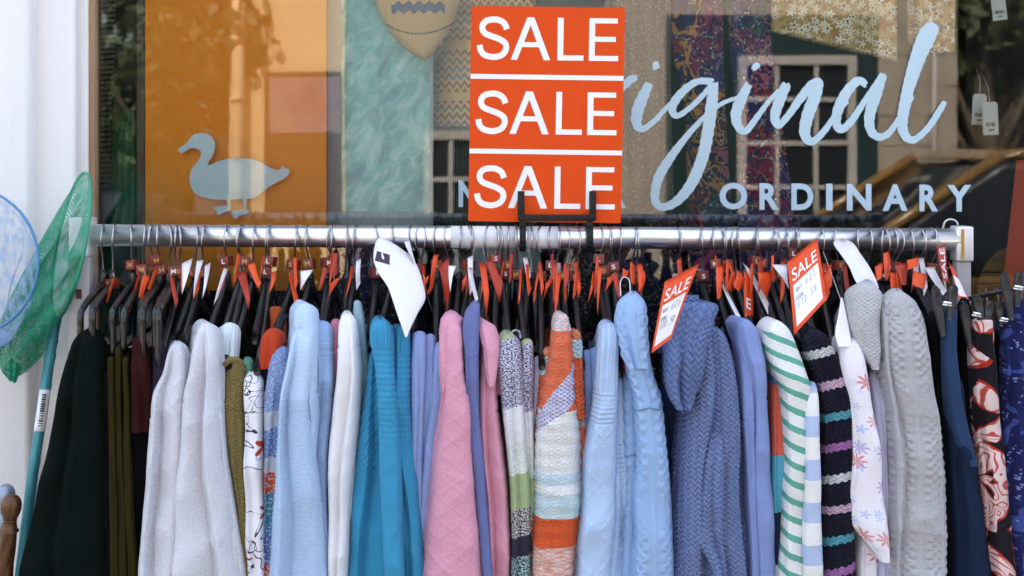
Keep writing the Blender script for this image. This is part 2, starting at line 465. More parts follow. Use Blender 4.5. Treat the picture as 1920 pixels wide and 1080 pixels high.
a, c = PM(498, 400, FY), PM(640, 135, FY)
m = MB(); m.box((a.x, FY + .002, a.z), (c.x, FY + .05, c.z)); child(m, 'frame', simple('brown_frame', (.06, .025, .015), .5), ps, False)
b = B('poster_print'); x, y, z = b.xyz()
n = b.noise(b.coord('Object'), 3, 4); b.put(b.p.inputs['Base Color'], b.ramp(n, [(.35, (.16, .07, .12)), (.5, (.22, .14, .22)), (.65, (.30, .25, .18))]))
a, c = PM(508, 250, FY), PM(640, 145, FY)
m = MB(); m.box((a.x, FY + .051, a.z), (c.x, FY + .056, c.z)); child(m, 'print', b.mat, ps, False)
k = 0
random.seed(3)
for r_ in range(11):
    z0 = .75 + r_ * .24; off = .0 if r_ % 2 else .25
    xs = [PM(1620, 0, FY).x]; 
    while xs[-1] < PM(1795, 0, FY).x - .05: xs.append(min(xs[-1] + random.uniform(.22, .42), PM(1795, 0, FY).x))
    for x0, x1 in zip(xs, xs[1:]):
        m = MB(); m.box((x0 + .003, FY + .0005, z0 + .003), (x1 - .003, FY + .012 + random.uniform(0, .004), z0 + .237), .004); child(m, 'stone', STONE, house, False)

# tree beside the house
def leaf_cloud(mb, c, rad, n, size, seed):
    rs = np.random.RandomState(seed)
    for _ in range(n):
        d = rs.normal(size=3); d /= np.linalg.norm(d); p = np.array(c) + d * rad * (rs.rand() ** .4) * np.array([1, 1, .8])
        a = rs.normal(size=3); a /= np.linalg.norm(a); bb = np.cross(a, rs.normal(size=3)); bb /= np.linalg.norm(bb)
        s = size * rs.uniform(.6, 1.3); o = len(mb.v)
        for q in (-a * s, bb * s * .45, a * s, -bb * s * .45): mb.v.append(tuple(p + q))
        mb.face((o, o + 1, o + 2, o + 3))
LEAF = simple('leaf_green', (.04, .06, .015), .6, noise_amt=.4, nscale=2)
BARK = simple('bark', (.10, .075, .05), .9, noise_amt=.3, bump=.6)
def tree(x, y, h, rad, seed, label):
    t = thing('tree', label, 'tree', (x, y, 0)); m = MB()
    m.tube([(x, y, 0), (x + .05, y, h * .3), (x - .05, y + .05, h * .6), (x, y, h * .9)], [.16, .13, .09, .03], 10)
    rs = np.random.RandomState(seed)
    for k in range(7):
        a = rs.uniform(0, 6.28); z0 = h * rs.uniform(.3, .7)
        m.tube([(x, y, z0), (x + math.cos(a) * rad * .4, y + math.sin(a) * rad * .4, z0 + .4), (x + math.cos(a) * rad * .8, y + math.sin(a) * rad * .8, z0 + .8)], [.06, .04, .015], 6)
    child(m, 'trunk', BARK, t)
    m = MB()
    for k in range(14):
        d = rs.normal(size=3); d /= np.linalg.norm(d)
        leaf_cloud(m, np.array((x, y, h * .7)) + d * rad * .7 * np.array([1, 1, .9]), rad * .42, 260, .10, seed + k)
    child(m, 'crown', LEAF, t, False)
tree(PM(330, 0, -8.2).x, -8.2, 3.6, 1.15, 5, 'leafy tree beside the house mirrored at the left of the glass')
bk = thing('sky_blocker', 'added black garage mirrored at the dark right end of the glass', 'blocker', (PM(1900, 0, -9).x, -9, 0))
m = MB(); m.box((PM(1797, 0, -9).x, -11, 0), (PM(1797, 0, -9).x + 4.5, -9, 4.4)); child(m, 'wall', simple('blocker_black', (.012, .011, .010), .8), bk, False)  # added unseen block, near black, keeps bright sky out of the pane's reflection
tree(PM(1850, 0, -8.3).x, -8.3, 3.7, .5, 9, 'small green tree mirrored high at the dark right end of the glass')

# parked car across the road, its roof mirrored at lower right
CY = -4.35
car = thing('parked_car', 'ochre yellow car with dark windows mirrored at the lower right of the glass', 'car', (PM(1800, 0, CY).x, CY, 0))
x0 = PM(1480, 430, CY).x; 
CARP = simple('ochre_car_paint', (.24, .13, .03), .25, noise_amt=.02, Coat_Weight=.6)
prof = [(x0 - 1.25, .35), (x0 - 1.28, .62), (x0 - 1.1, .84), (x0 - .1, 1.02), (x0 + 3.1, 1.05), (x0 + 3.25, .8), (x0 + 3.22, .35)]
def slab(mb, prof, y0, y1, inset=0.0):
    bm = bmesh.new(); vs = [bm.verts.new((px, y0, pz)) for px, pz in prof]; f = bm.faces.new(vs)
    ex = bmesh.ops.extrude_face_region(bm, geom=[f]); ev = [q for q in ex['geom'] if isinstance(q, bmesh.types.BMVert)]
    for q in ev: q.co.y = y1
    bmesh.ops.recalc_face_normals(bm, faces=bm.faces[:])
    bmesh.ops.bevel(bm, geom=bm.edges[:], offset=.05, segments=3, affect='EDGES', profile=.6)
    mb.addbm(bm); bm.free()
m = MB(); slab(m, prof, CY - .85, CY + .85); child(m, 'body', CARP, car)
m = MB(); slab(m, [(x0 + .85, 1.60), (x0 + 1.05, 1.665), (x0 + 2.5, 1.665), (x0 + 2.75, 1.58)], CY - .68, CY + .68)
for yy in (-.72, .66):
    for (q0, q1) in (((x0 - .05, 1.0), (x0 + .92, 1.62)), ((x0 + 1.35, 1.0), (x0 + 1.38, 1.62)), ((x0 + 3.05, 1.0), (x0 + 2.68, 1.60))):
        m.tube([(q0[0], CY + yy * 1.08, q0[1]), (q1[0], CY + yy, q1[1])], .032, 8)
child(m, 'roof', CARP, car)
m = MB(); slab(m, [(x0 + .02, .99), (x0 + .9, 1.59), (x0 + 2.66, 1.59), (x0 + 3.0, .99)], CY - .74, CY + .74); child(m, 'window', simple('dark_glass', (.02, .024, .03), .05), car)
for xx in (x0 - .55, x0 + 2.45):
    for yy in (-.8, .8):
        m = MB(); m.tube([(xx, CY + yy - .11, .33), (xx, CY + yy + .11, .33)], .33, 24); wh = child(m, 'wheel', simple('tyre_rubber', (.02, .02, .02), .8), car)
        m = MB(); m.tube([(xx, CY + yy - .13, .33), (xx, CY + yy + .13, .33)], .2, 20); child(m, 'rim', simple('rim_metal', (.5, .5, .52), .3, 1), wh)
for yy in (-.6, .6):
    m = MB(); m.box((x0 - 1.30, CY + yy - .16, .62), (x0 - 1.2, CY + yy + .16, .76), .03); child(m, 'headlight', simple('lamp_glass', (.8, .8, .8), .1), car)

# ------------------------------------------------------------------ window display
def board(name, label, cat, px0, px1, py0, py1, Y, mat, th=.006):
    a, c = P(px0, py1, Y), P(px1, py0, Y)
    m = MB(); m.box((a.x, Y, a.z), (c.x, Y + th, c.z), .001); o = m.build(name, mat, None, True); return tag(o, label, cat)
KRAFT = simple('orange_kraft_board', (.74, .24, .009), .75, noise_amt=.10, nscale=300, bump=.1)
board('display_board', 'orange brown display board behind the duck sticker', 'board', 272, 612, -400, 545, .285, KRAFT)
tag(board('wooden_post', 'dark wooden upright at the left edge of the orange board', 'post', 256, 271, -400, 700, .284, DARKWOOD, .03))
# pale poster of blurred leaves
pt = thing('leaf_poster', 'pale blue poster of blurred leaves with a grey edge beside the orange board', 'poster', P(730, 500, .30))
PALE = simple('pale_grey_card', (.36, .42, .45), .6, noise_amt=.05, nscale=20)
a, c = P(613, 455, .36), P(812, -400, .36); m = MB(); m.box((a.x, .363, a.z), (c.x, .375, c.z), .001); child(m, 'backing', PALE, pt)
b = B('leaf_print'); x, y, z = b.xyz()
def rot(b, x, z, ang): return x * math.cos(ang) + z * math.sin(ang), z * math.cos(ang) - x * math.sin(ang)
c_ = None
x1, z1 = rot(b, x, z, .9); x2, z2 = rot(b, x, z, -.6)
n1 = b.noise(b.vec(x1 * 9, z1 * 19, 1.0), 1.6, 6, .65, 1.2); n2 = b.noise(b.vec(x2 * 20, z2 * 9, 2.0), 1.5, 6, .65, 1.0); n3 = b.noise(b.coord('Object'), 9, 3)
c1 = b.ramp(n1, [(.30, (.06, .20, .28)), (.46, (.12, .42, .46)), (.58, (.36, .68, .70)), (.74, (.78, .88, .92))])
c2 = b.ramp(n2, [(.34, (.07, .17, .30)), (.5, (.14, .50, .46)), (.62, (.56, .76, .84)), (.75, (.80, .88, .92))])
b.put(b.p.inputs['Base Color'], b.mix((n3 * 2.2 - .6).cl(), c1, c2)); b.p.inputs['Roughness'].default_value = .5
a, c = P(640, 396, .36), P(806, -400, .36); m = MB(); m.box((a.x, .360, a.z), (c.x, .3635, c.z)); child(m, 'print', b.mat, pt, False)

# busy printed cloth
def paisley(name, base, cols, s=1.0):
    def col(b, u, v):
        q = b.vec(u, v); w1 = b.noise(q, 22 * s, 3, .6, 1.2); k1 = b.noise(q, 30 * s, 2) - .5; k2 = b.noise(b.vec(v + 3.0, u), 30 * s, 2) - .5; w2 = b.vor(b.vec(u + k1 * (.07 / s), v * .75 + k2 * (.07 / s)), 30 * s, rnd=1.0); d = V(b, w2.outputs['Distance'])
        rings = ((d * 34 + w1 * 9).sin()) * .5 + .5
        cell = b.n('ShaderNodeSeparateXYZ'); b.t.links.new(w2.outputs['Color'], cell.inputs[0]); r0 = V(b, cell.outputs[0])
        c = b.mix(rings.gt(.55), base, b.ramp(r0, [(i / len(cols), cc) for i, cc in enumerate(cols)], 'CONSTANT'))
        e = b.vor(q, 60 * s, 'DISTANCE_TO_EDGE'); dots = V(b, b.vor(q, 190 * s).outputs['Distance']).lt(.28) * rings.lt(.35) * w1.gt(.5)
        c = b.mix(dots, c, (.55, .50, .45))
        return b.mix((w1 - .5).abs().lt(.006), c, (.40, .30, .26))
    return fabric(name, col, heather=.05, bump=.2)
PAIS = paisley('red_navy_paisley', (.04, .025, .10), [(.34, .03, .04), (.06, .11, .11), (.40, .10, .18), (.04, .04, .20), (.55, .24, .07), (.26, .03, .09)], .55)
PURP = paisley('purple_paisley', (.035, .016, .05), [(.12, .03, .09), (.04, .05, .10), (.16, .06, .10), (.20, .16, .10), (.06, .03, .10)], .8)
def drape(name, label, cat, rows, Y, mat, py1, amp=.012, waves=5, ph=0.0, parent=None, th=.02):
    "hanging cloth with folds, front and back skins joined into one body"
    rows = np.array(rows, float); py = np.linspace(rows[0, 0], py1, 46); xl = pchip(rows[:, 0], rows[:, 1], py); xr = pchip(rows[:, 0], rows[:, 2], py)
    nu = 40; s = np.linspace(0, 1, nu); pts = []; uvs = []
    for j, q in enumerate(py):
        fr_, bk = [], []
        for i in range(nu):
            yy = Y + amp * math.sin(s[i] * waves * 6.28 + ph + .004 * q + .6 * math.sin(q * .013 + ph)) * (.4 + .6 * j / 45)
            edge = math.sin(math.pi * min(max(s[i], 0), 1)) ** .3
            px_ = xl[j] + (xr[j] - xl[j]) * s[i]
            p = P(px_, q, yy); fr_.append((p.x, yy - th / 2 * edge, p.z)); bk.append((p.x, yy + th / 2 * edge + .002, p.z))
        ring = fr_ + bk[::-1]; pts.append(ring); u0 = PX(xl[j], Y); W = PX(xr[j], Y) - u0
        uvs.append([(u0 + W * t, -PZ(q, Y)) for t in list(s) + list(s[::-1])] + [(u0, -PZ(q, Y))])
    m = MB(); m.grid(pts, uvs, True); o = m.build(name, mat, parent)
    if label: tag(o, label, cat)
    return o
drape('paisley_cloth', 'purple paisley cloth in the window below the rail left of the white paper', 'cloth', [(436, 506, 735), (700, 500, 745)], .35, PURP, 800, .008, 3)
tr_ = thing('paisley_trousers', 'red and navy paisley trousers hanging in the window behind the script lettering', 'trousers', P(1360, 600, .46))
def kid(o, root):
    o.parent = root; o.location = -root.location; return o
kid(drape('leg', None, None, [(-300, 1262, 1352), (60, 1256, 1356), (200, 1282, 1360), (420, 1290, 1376), (600, 1292, 1390)], .44, PAIS, 640, .010, 2), tr_)
kid(drape('leg', None, None, [(-300, 1348, 1440), (60, 1366, 1446), (200, 1378, 1462), (420, 1384, 1490), (600, 1386, 1500)], .45, PAIS, 640, .010, 2, 1.5), tr_)
kid(drape('waist', None, None, [(-420, 1266, 1436), (-280, 1255, 1446)], .445, PAIS, -240, .006, 2), tr_)
DKPR = paisley('dark_navy_print', (.012, .012, .03), [(.10, .02, .02), (.03, .06, .04), (.10, .09, .09), (.02, .02, .06), (.08, .03, .02)], .7)
drape('printed_scarf', 'dark navy printed cloth hanging in the window below the rail right of the card', 'cloth', [(398, 1022, 1500), (700, 1020, 1510)], .50, DKPR, 800, .01, 5)
def seq(b, u, v):
    n = b.noise(b.vec(u, v * .6), 300, 4, .8); s = V(b, b.vor(b.vec(u, v), 190).outputs['Distance']).lt(.16)
    return b.mix(s, b.ramp(n, [(.35, (.10, .08, .075)), (.55, (.20, .16, .14)), (.7, (.36, .28, .24))]), (.6, .56, .52))
drape('sequin_dress', 'grey sparkly sequin dress hanging in the window right of the sale sign', 'dress', [(-300, 1130, 1262), (100, 1135, 1258), (392, 1140, 1264)], .40, fabric('sequins', seq, rough=.4, heather=.2, hscale=300), 396, .01, 4)
def ditsy(b, u, v):
    pet, cen, rv, d = b.flower(b.vec(u, v), 62, 5, .62, .9)
    n = b.noise(b.vec(u, v), 60, 3)
    c = b.mix(n.gt(.5), (.40, .22, .07), (.55, .36, .15)); c = b.mix(pet, c, b.mix(rv.gt(.5), (.90, .86, .76), (.84, .75, .58)))
    return b.mix(cen, c, (.12, .06, .03))
DITSY = fabric('cream_ochre_floral', ditsy, heather=.05)
bl = thing('floral_blouse', 'cream and ochre floral blouse hanging at the top of the window', 'blouse', P(1600, 0, .42))
def hem_drape(name, x0, x1, pt_, slope, Y, root, dome=0.0):
    pts = []; uvs = []; nu, nv = 40, 26
    for j in range(nv):
        t = j / (nv - 1); f_, k_ = [], []; uu = []
        for i in range(nu):
            s = i / (nu - 1); px_ = x0 + (x1 - x0) * s + (t - 1) * -10 * (s - .5) * 0; hem = pt_ + slope * s - dome * math.sin(math.pi * s)
            q = -420 + (hem + 420) * t; yy = Y + .010 * math.sin(s * 17 + t) * t
            p = P(px_, q, yy); e = math.sin(math.pi * s) ** .4; f_.append((p.x, yy - .02 * e, p.z)); k_.append((p.x, yy + .02 * e + .002, p.z)); uu.append((p.x, -p.z))
        pts.append(f_ + k_[::-1]); uvs.append(uu + uu[::-1] + [uu[0]])
    m = MB(); m.grid(pts, uvs, True); child(m, name, DITSY, root)
hem_drape('body', 1446, 1682, 58, 56, .42, bl); hem_drape('sleeve', 1702, 1790, 78, 18, .44, bl, -8)
drape('dark_coat', 'black coat hanging in the dark right end of the window', 'coat', [(-350, 1800, 1990), (100, 1810, 1990), (330, 1815, 1990)], .60, simple('black_wool', (.008, .007, .007), .9), 520, .012, 3)
def striped(b, u, v): return b.mix(((v + u * .1) / .0105).fr().lt(.42), (.27, .26, .23), (.02, .02, .022))
drape('striped_top', 'black and cream striped top hanging at the left edge of the window', 'top', [(-300, 150, 222), (100, 160, 214), (200, 170, 208), (352, 172, 206)], .42, fabric('striped_jersey', striped), 354, .012, 1.5)
drape('grey_jacket', 'dark grey jacket hanging behind the striped top', 'jacket', [(-300, 200, 262), (60, 196, 255), (290, 186, 258)], .46, fabric('grey_wool', (.055, .06, .065)), 296, .012, 1.5, 1)
drape('black_skirt', 'black skirt hanging low in the window behind the rail end', 'skirt', [(200, 150, 262), (700, 150, 262)], .56, simple('black_wool', (.008, .007, .007), .9), 760, .012, 1.5, 1)
# mannequin with a fair isle jumper, a pinstripe skirt and a knitted bag
mq = thing('mannequin', 'white shop mannequin hidden behind the sale sign', 'mannequin', (PX(900, .5), .56, .12))
m = MB(); xm = PX(905, .5)
m.lathe([(.02, 0), (.16, .0), (.16, .015), (.02, .03), (.015, .75), (.10, .8), (.12, .95), (.085, 1.15), (.11, 1.35), (.09, 1.5), (.04, 1.55), (.04, 1.62), (.06, 1.7), (.05, 1.8), (.01, 1.84)], (xm, .58, .12), 20)
child(m, 'torso', simple('mannequin_white', (.6, .58, .55), .5), mq)
def fairisle(b, u, v):
    z1 = ((v / .016 + ((u / .016).fr() - .5).abs() * 1.4)).fr()
    band = (v / .105).fr(); n = b.noise(b.vec(u, v), 900, 2)
    c = b.mix(band.gt(.35) * band.lt(.55), (.80, .50, .22), (.78, .48, .14))
    z2 = z1.gt(.55)
    zc = b.ramp(band, [(0, (.16, .16, .26)), (.2, (.30, .10, .05)), (.45, (.80, .46, .16)), (.62, (.32, .05, .02)), (.74, (.20, .24, .12)), (.86, (.26, .05, .03)), (.95, (.18, .20, .32))], 'CONSTANT')
    return b.mix(z2, c, zc)
drape('fair_isle_jumper', 'tan fair isle jumper with zigzag bands half hidden by the sale sign', 'jumper', [(-300, 800, 1005), (40, 828, 1005), (100, 824, 1000), (150, 817, 995), (222, 814, 990)], .47, fabric('fair_isle_knit', fairisle, h=stock, bump=.5), 238, .012, 1.4, .6, None, .16)
def pin(b, u, v): return b.mix((u / .0048).fr().lt(.3), (.022, .035, .022), (.10, .13, .10))
drape('pinstripe_skirt', 'dark green pinstripe skirt below the fair isle jumper', 'skirt', [(205, 822, 990), (300, 800, 995), (350, 792, 1000), (420, 794, 1005)], .49, fabric('pinstripe', pin), 470, .012, 2, .2, None, .12)
def bagw(b, u, v):
    n = b.noise(b.vec(u, v), 500, 2)
    wv = (u * 900).sin() * (v * 900).sin()
    c = b.mix(wv.gt(.25), (.72, .46, .22), (.42, .24, .10))
    q = (u - PX(785, .3)); vv = v + PZ(20, .3)
    zig = (vv + (((u / .020).fr() - .5).abs() * .016)).abs().lt(.009) * q.abs().lt(.052)
    band = ((q * q) * -5.0 + .047 - vv).abs().lt(.0015)
    return b.mix(band, b.mix(zig, c, (.10, .11, .20)), (.10, .06, .03))
m = MB(); pts = []; uvs = []
for j in range(25):
    t = j / 24 * math.pi / 2; q = -40 + 152 * math.sin(t); hw = 86 * max(1 - math.sin(t) ** 1.8, 0) ** .72 + .3
    sh = 14 * (1 - math.cos(t))
    ring = []; uu = []
    for k in range(37):
        a_ = 2 * math.pi * (k % 36) / 36; p = P(783 + sh + hw * math.cos(a_), q, .312); ring.append((p.x, .312 - .035 * math.sin(a_) * math.cos(t) ** .5, p.z)); uu.append((p.x, -p.z))
    pts.append(ring[:36]); uvs.append(uu)
m.grid(pts, uvs, True)
bgo = thing('knitted_bag', 'tan woven pouch with a navy zigzag band at the top of the window', 'bag', P(783, -40, .312))
child(m, 'pouch', fabric('tan_weave', bagw, heather=.1), bgo)
m = MB(); m.tube([tuple(P(715, -38, .312)), tuple(P(740, -300, .312)), tuple(P(783, -360, .312)), tuple(P(830, -300, .312)), tuple(P(850, -38, .312))], .006, 8); child(m, 'strap', simple('strap_leather', (.12, .06, .03)), bgo)
# card with brush lettering under the rail
cd = thing('lettered_card', 'pale grey card with navy script and red ampersand seen below the rail', 'card', P(950, 640, .30))
a, c = P(886, 660, .30), P(1013, 440, .30); m = MB(); m.box((a.x, .30, a.z), (c.x, .304, c.z)); child(m, 'card', simple('card_blue_grey', (.42, .47, .53), .6), cd, False)
def onplane(px0, px1, py0, py1, Y, th=.0006, slant=0.0, tilt=0.0):
    "text box at depth Y (front skin first)"
    def f(a, b_, t):
        q = P(px0 + (px1 - px0) * a + slant * b_ * (py1 - py0), py1 + (py0 - py1) * b_ + tilt * a, Y); return Vector((q.x, Y + th * t, q.z))
    return f
m = MB(); add_text(m, 'nt', onplane(885, 958, 512, 548, .2988, .0006, .25), .01); child(m, 'lettering', simple('navy_ink', (.02, .04, .10)), cd, False)
m = MB(); add_text(m, '&', onplane(984, 1016, 510, 548, .2988, .0006), .02); child(m, 'ampersand', simple('brick_red_ink', (.22, .03, .03)), cd, False)
tag(flatshape([(1906, 300), (1882, 520), (1872, 640), (1990, 640), (1990, 300)], 0, lambda a_, b_, t: P(a_, b_, .34 + .004 * t)).build('orange_banner', simple('orange_red_card', (.42, .045, .012), .6), None, False), 'orange red banner at the right edge of the window', 'banner')
m = MB(); q = P(1925, 545, .44); pts = []
rb = thing('wooden_roundel', 'round tan wooden board low in the dark right end of the window', 'wooden board', tuple(q))
for k, (pa, pb) in enumerate(((453, 470), (470.5, 490), (490.5, 509), (512, 530), (533, 552))):
    rr = 92
    def ext(py): return math.sqrt(max(rr * rr - (545 - py) ** 2, 4))
    m = MB(); flatshape([(1925 - ext(pa), pa), (1925 - ext(pb), pb), (1925 + ext(pb), pb), (1925 + ext(pa), pa)], 0, lambda a_, b_, t: P(a_, b_, .44 + .015 * t), 0, m)
    child(m, 'plank', wood('plank_wood', (.20, .11, .03), (.34, .20, .06), .6, 3, 60), rb, False)
# swing tickets in the dark right end
TICK = simple('ticket_white', (.62, .64, .66), .6); BLK = simple('black_print', (.02, .02, .025), .6)
def ticket(cx, cy, wd, ht, Y, ang, label):
    t = thing('swing_ticket', label, 'price ticket', P(cx, cy - ht / 2, Y), 'white swing tickets hanging in the dark end of the window')
    ca, sa = math.cos(ang), math.sin(ang)
    def tr3(x, y, z): q = P(cx + x * ca - y * sa, cy + x * sa + y * ca, Y); return (q.x, Y + z, q.z)
    m = MB(); flatshape([(-wd/2, -ht/2 + 4), (-wd/2 + 4, -ht/2), (wd/2 - 4, -ht/2), (wd/2, -ht/2 + 4), (wd/2, ht/2), (-wd/2, ht/2)], 0, lambda a_, b_, t_: tr3(a_, b_, .0008 * t_), 0, m)
    child(m, 'card', TICK, t, False)
    m = MB(); rs = random.Random(int(cx))
    x = -wd * .3
    while x < wd * .3:
        ww = rs.choice((.6, 1.0, 1.6)); flatshape([(x, ht * .12), (x + ww, ht * .12), (x + ww, ht * .24), (x, ht * .24)], 0, lambda a_, b_, t_: tr3(a_, b_, -.0006 + .0005 * t_), 0, m); x += ww + 1.0
    flatshape([(-wd*.15, ht*.33), (wd*.2, ht*.33), (wd*.2, ht*.37), (-wd*.15, ht*.37)], 0, lambda a_, b_, t_: tr3(a_, b_, -.0006 + .0005 * t_), 0, m)
    child(m, 'barcode', BLK, t, False)
    m = MB(); m.tube([tr3(0, -ht/2 + 5, 0), tr3(2, -ht/2 - 25, .01), tr3(0, -ht/2 - 50, .03)], .0007, 6); child(m, 'string', simple('string_white', (.6, .6, .6)), t)
ticket(1873, 14, 27, 48, .50, -.12, 'white swing ticket at the top right corner of the window')
ticket(1857, 222, 29, 62, .50, -.04, 'bright white swing ticket with barcode, nearer of the hanging pair')
ticket(1836, 205, 26, 58, .53, .05, 'greyer swing ticket half behind the bright one')
lb = thing('small_lamp', 'tiny warm lamp glowing in the dark shop at right', 'lamp', P(1872, 203, .9))
m = MB(); q = P(1872, 203, .9)
m.lathe([(.001, -.006), (.006, -.003), (.006, .003), (.001, .006)], q, 12); child(m, 'bulb', simple('warm_bulb', (1, .7, .4), .5, Emission_Color=(1, .55, .2), Emission_Strength=3.0), lb)
m = MB(); m.tube([q + Vector((0, 0, .006)), q + Vector((0, 0, .03)), q + Vector((0, .0, .9))], [.005, .002, .002], 8); child(m, 'cord', BLK, lb)

# ------------------------------------------------------------------ vinyl stickers: duck inside the pane, lettering outside
SY = GLASS_Y + .0066
STICK = simple('pale_blue_vinyl', (.46, .58, .68), .55, noise_amt=.04, nscale=80)
duckv = [(783,663),(800,676),(830,656),(852,652),(872,656),(885,668),(884,690),(868,715),(845,742),(836,765),(834,795),(840,825),(855,848),(885,865),(920,874),(955,879),(998,879),(1003,910),(1014,910),(1012,880),(1040,878),(1068,875),(1074,925),(1084,925),(1086,876),(1120,871),(1150,850),(1185,822),(1215,805),(1245,790),(1265,775),(1277,757),(1270,743),(1255,741),(1248,733),(1238,733),(1234,747),(1215,748),(1190,740),(1165,722),(1140,711),(1110,702),(1080,697),(1045,697),(1000,700),(960,710),(930,725),(913,728),(918,712),(932,692),(944,668),(948,645),(944,622),(930,600),(910,588),(886,585),(862,588),(845,599),(832,616),(818,632),(800,645),(786,654)]
t3 = lambda a_, b_, t: Vector((P(a_ / 2.348, b_ / 2.348, SY).x, SY + .0005 * t, P(a_ / 2.348, b_ / 2.348, SY).z))
dk = thing('duck_sticker', 'pale blue duck silhouette sticker on the glass', 'sticker', P(440, 400, SY))
m = MB(); flatshape(duckv, 0, t3, 0, m)
flatshape([(940,914),(962,908),(1003,905),(1016,910),(1012,925),(985,935),(966,946),(956,944),(955,930)], 0, lambda a_, b_, t: t3(a_, b_, t) + Vector((0, .0006, 0)), 0, m)
flatshape([(1014,936),(1040,926),(1074,921),(1096,924),(1090,940),(1062,946),(1038,964),(1026,958),(1028,944)], 0, lambda a_, b_, t: t3(a_, b_, t) + Vector((0, .0006, 0)), 0, m)
child(m, 'decal', STICK, dk, False)
def stroke(mb, pts, seed):
    "brush stroke [(px,py,width)] as a thin ribbon of vinyl with split bristles"
    q = np.array(catmull(pts, 10)); n = len(q); d = np.gradient(q[:, :2], axis=0); d /= np.linalg.norm(d, axis=1)[:, None] + 1e-6
    nr = np.stack([-d[:, 1], d[:, 0]], 1); L = np.concatenate([[0], np.cumsum(np.linalg.norm(np.diff(q[:, :2], axis=0), axis=1))]); K = 5
    rows, uvs = [], []
    rs = np.random.RandomState(seed)
    for i in range(n):
        wd = q[i, 2] / 2 * (1 + .06 * math.sin(L[i] * .4 + seed)); end = min(1, L[i] / 3 + .75, (L[-1] - L[i]) / 3 + .75)
        row = [];uu = []
        for k in range(K):
            s = -1 + 2 * k / (K - 1); c = q[i, :2] + nr[i] * s * wd * end
            if i in (0, n - 1): c = c + d[i] * rs.uniform(-3, 3)
            row.append(tuple(Vector((P(c[0], c[1], SY).x, SY + stroke.z - i * 8e-6, P(c[0], c[1], SY).z)))); uu.append((s + seed * 3.1, L[i] * .01))
        rows.append(row); uvs.append(uu)
    back = [[(p[0], p[1] + .0004, p[2]) for p in r[::-1]] for r in rows]
    mb.grid([r + b_ for r, b_ in zip(rows, back)], [u_ + u_[::-1] + [u_[0]] for u_ in uvs], True); stroke.z += .00006
stroke.z = 0
b = B('brushed_vinyl'); u, v = b.uv(); n = b.noise(b.vec(u * 3.0, v * .55), 3.2, 3, .6)
tr2 = b.n('ShaderNodeBsdfTransparent'); mx2 = b.n('ShaderNodeMixShader'); b.put(mx2.inputs[0], n.gt(.72))
b.p.inputs['Base Color'].default_value = (.46, .60, .68, 1); b.p.inputs['Roughness'].default_value = .55
b.t.links.new(b.p.outputs[0], mx2.inputs[1]); b.t.links.new(tr2.outputs[0], mx2.inputs[2]); b.t.links.new(mx2.outputs[0], b.out.inputs[0]); BRUSH = b.mat
SY = GLASS_Y - .0012
sc = thing('script_lettering', 'pale blue brush script word lettered on the glass beside the sale sign', 'window lettering', P(1450, 390, SY))
letters = {
 'o': [[(1010,160,18),(985,190,20),(990,235,18),(1030,235,16),(1050,190,14),(1015,158,12)]],
 'r': [[(1090,150,14),(1085,240,20)], [(1086,235,12),(1120,190,12),(1150,180,12),(1171,160,14),(1183,149,15),(1195,145,9)]],
 'i': [[(1218,155,15),(1204,185,21),(1195,210,22),(1194,232,18),(1205,242,12),(1228,226,10),(1244,208,9),(1262,190,8)], [(1226,130,6),(1231,122,15),(1235,119,10)]],
 'g': [[(1336,154,15),(1312,152,12),(1290,163,14),(1268,186,16),(1260,206,15),(1270,217,11),(1290,205,10),(1314,183,10),(1334,160,10)], [(1339,154,16),(1334,200,22),(1327,250,22),(1317,296,22),(1296,345,21),(1268,378,17),(1240,388,14),(1228,372,16),(1234,335,18),(1254,300,17),(1284,260,12),(1318,222,9),(1352,195,8),(1386,182,7)]],
 'i.001': [[(1405,156,14),(1389,188,20),(1380,215,20),(1385,238,16),(1399,245,13),(1420,219,11),(1440,192,9),(1462,168,8)], [(1412,130,8),(1418,124,14),(1422,128,8)]],
 'n': [[(1476,156,18),(1462,188,20),(1453,218,18),(1460,235,13),(1480,214,13),(1502,183,16),(1522,160,18),(1534,156,18),(1529,178,22),(1515,215,23),(1509,250,20),(1522,266,14),(1545,246,12),(1565,218,10),(1590,188,8)]],
 'a': [[(1624,160,12),(1612,151,15),(1596,162,18),(1578,190,20),(1568,222,18),(1575,243,14),(1594,230,14),(1616,198,12),(1640,162,11),(1656,138,9)], [(1656,140,15),(1644,175,20),(1631,215,20),(1633,244,17),(1648,257,14),(1668,248,12),(1690,215,9),(1712,180,8)]],
 'l': [[(1688,218,11),(1705,170,16),(1725,112,19),(1745,70,19),(1753,53,14),(1743,48,12),(1730,66,18),(1714,120,22),(1700,180,22),(1692,228,20),(1697,254,17),(1714,262,13),(1740,240,12),(1760,210,12),(1771,191,10)]]}
sd_ = 1
for nm, strokes in letters.items():
    m = MB()
    for s_ in strokes: stroke(m, s_, sd_); sd_ += 1
    child(m, 'letter', BRUSH, sc, False)
ol = thing('capital_lettering', 'pale blue capitals NEVER ORDINARY on the glass under the script', 'window lettering', P(1590, 396, SY))
caps = [('N', 860, 895), ('E', 935, 962), ('V', 1000, 1040), ('E', 1080, 1107), ('R', 1143, 1174)]
caps += [('O', 1349, 1401), ('R', 1424, 1460), ('D', 1484, 1525), ('I', 1549, 1561), ('N', 1588, 1634), ('A', 1655, 1702), ('R', 1724, 1759), ('Y', 1776, 1821)]
for ch, a_, c_ in caps:
    tl = (a_ - 860) * .0095; m = MB()
    add_text(m, ch, onplane(a_, c_, 338 + tl, 388 + tl, SY, .0005), .035 if ch != 'I' else .0); child(m, 'letter', STICK, ol, False)
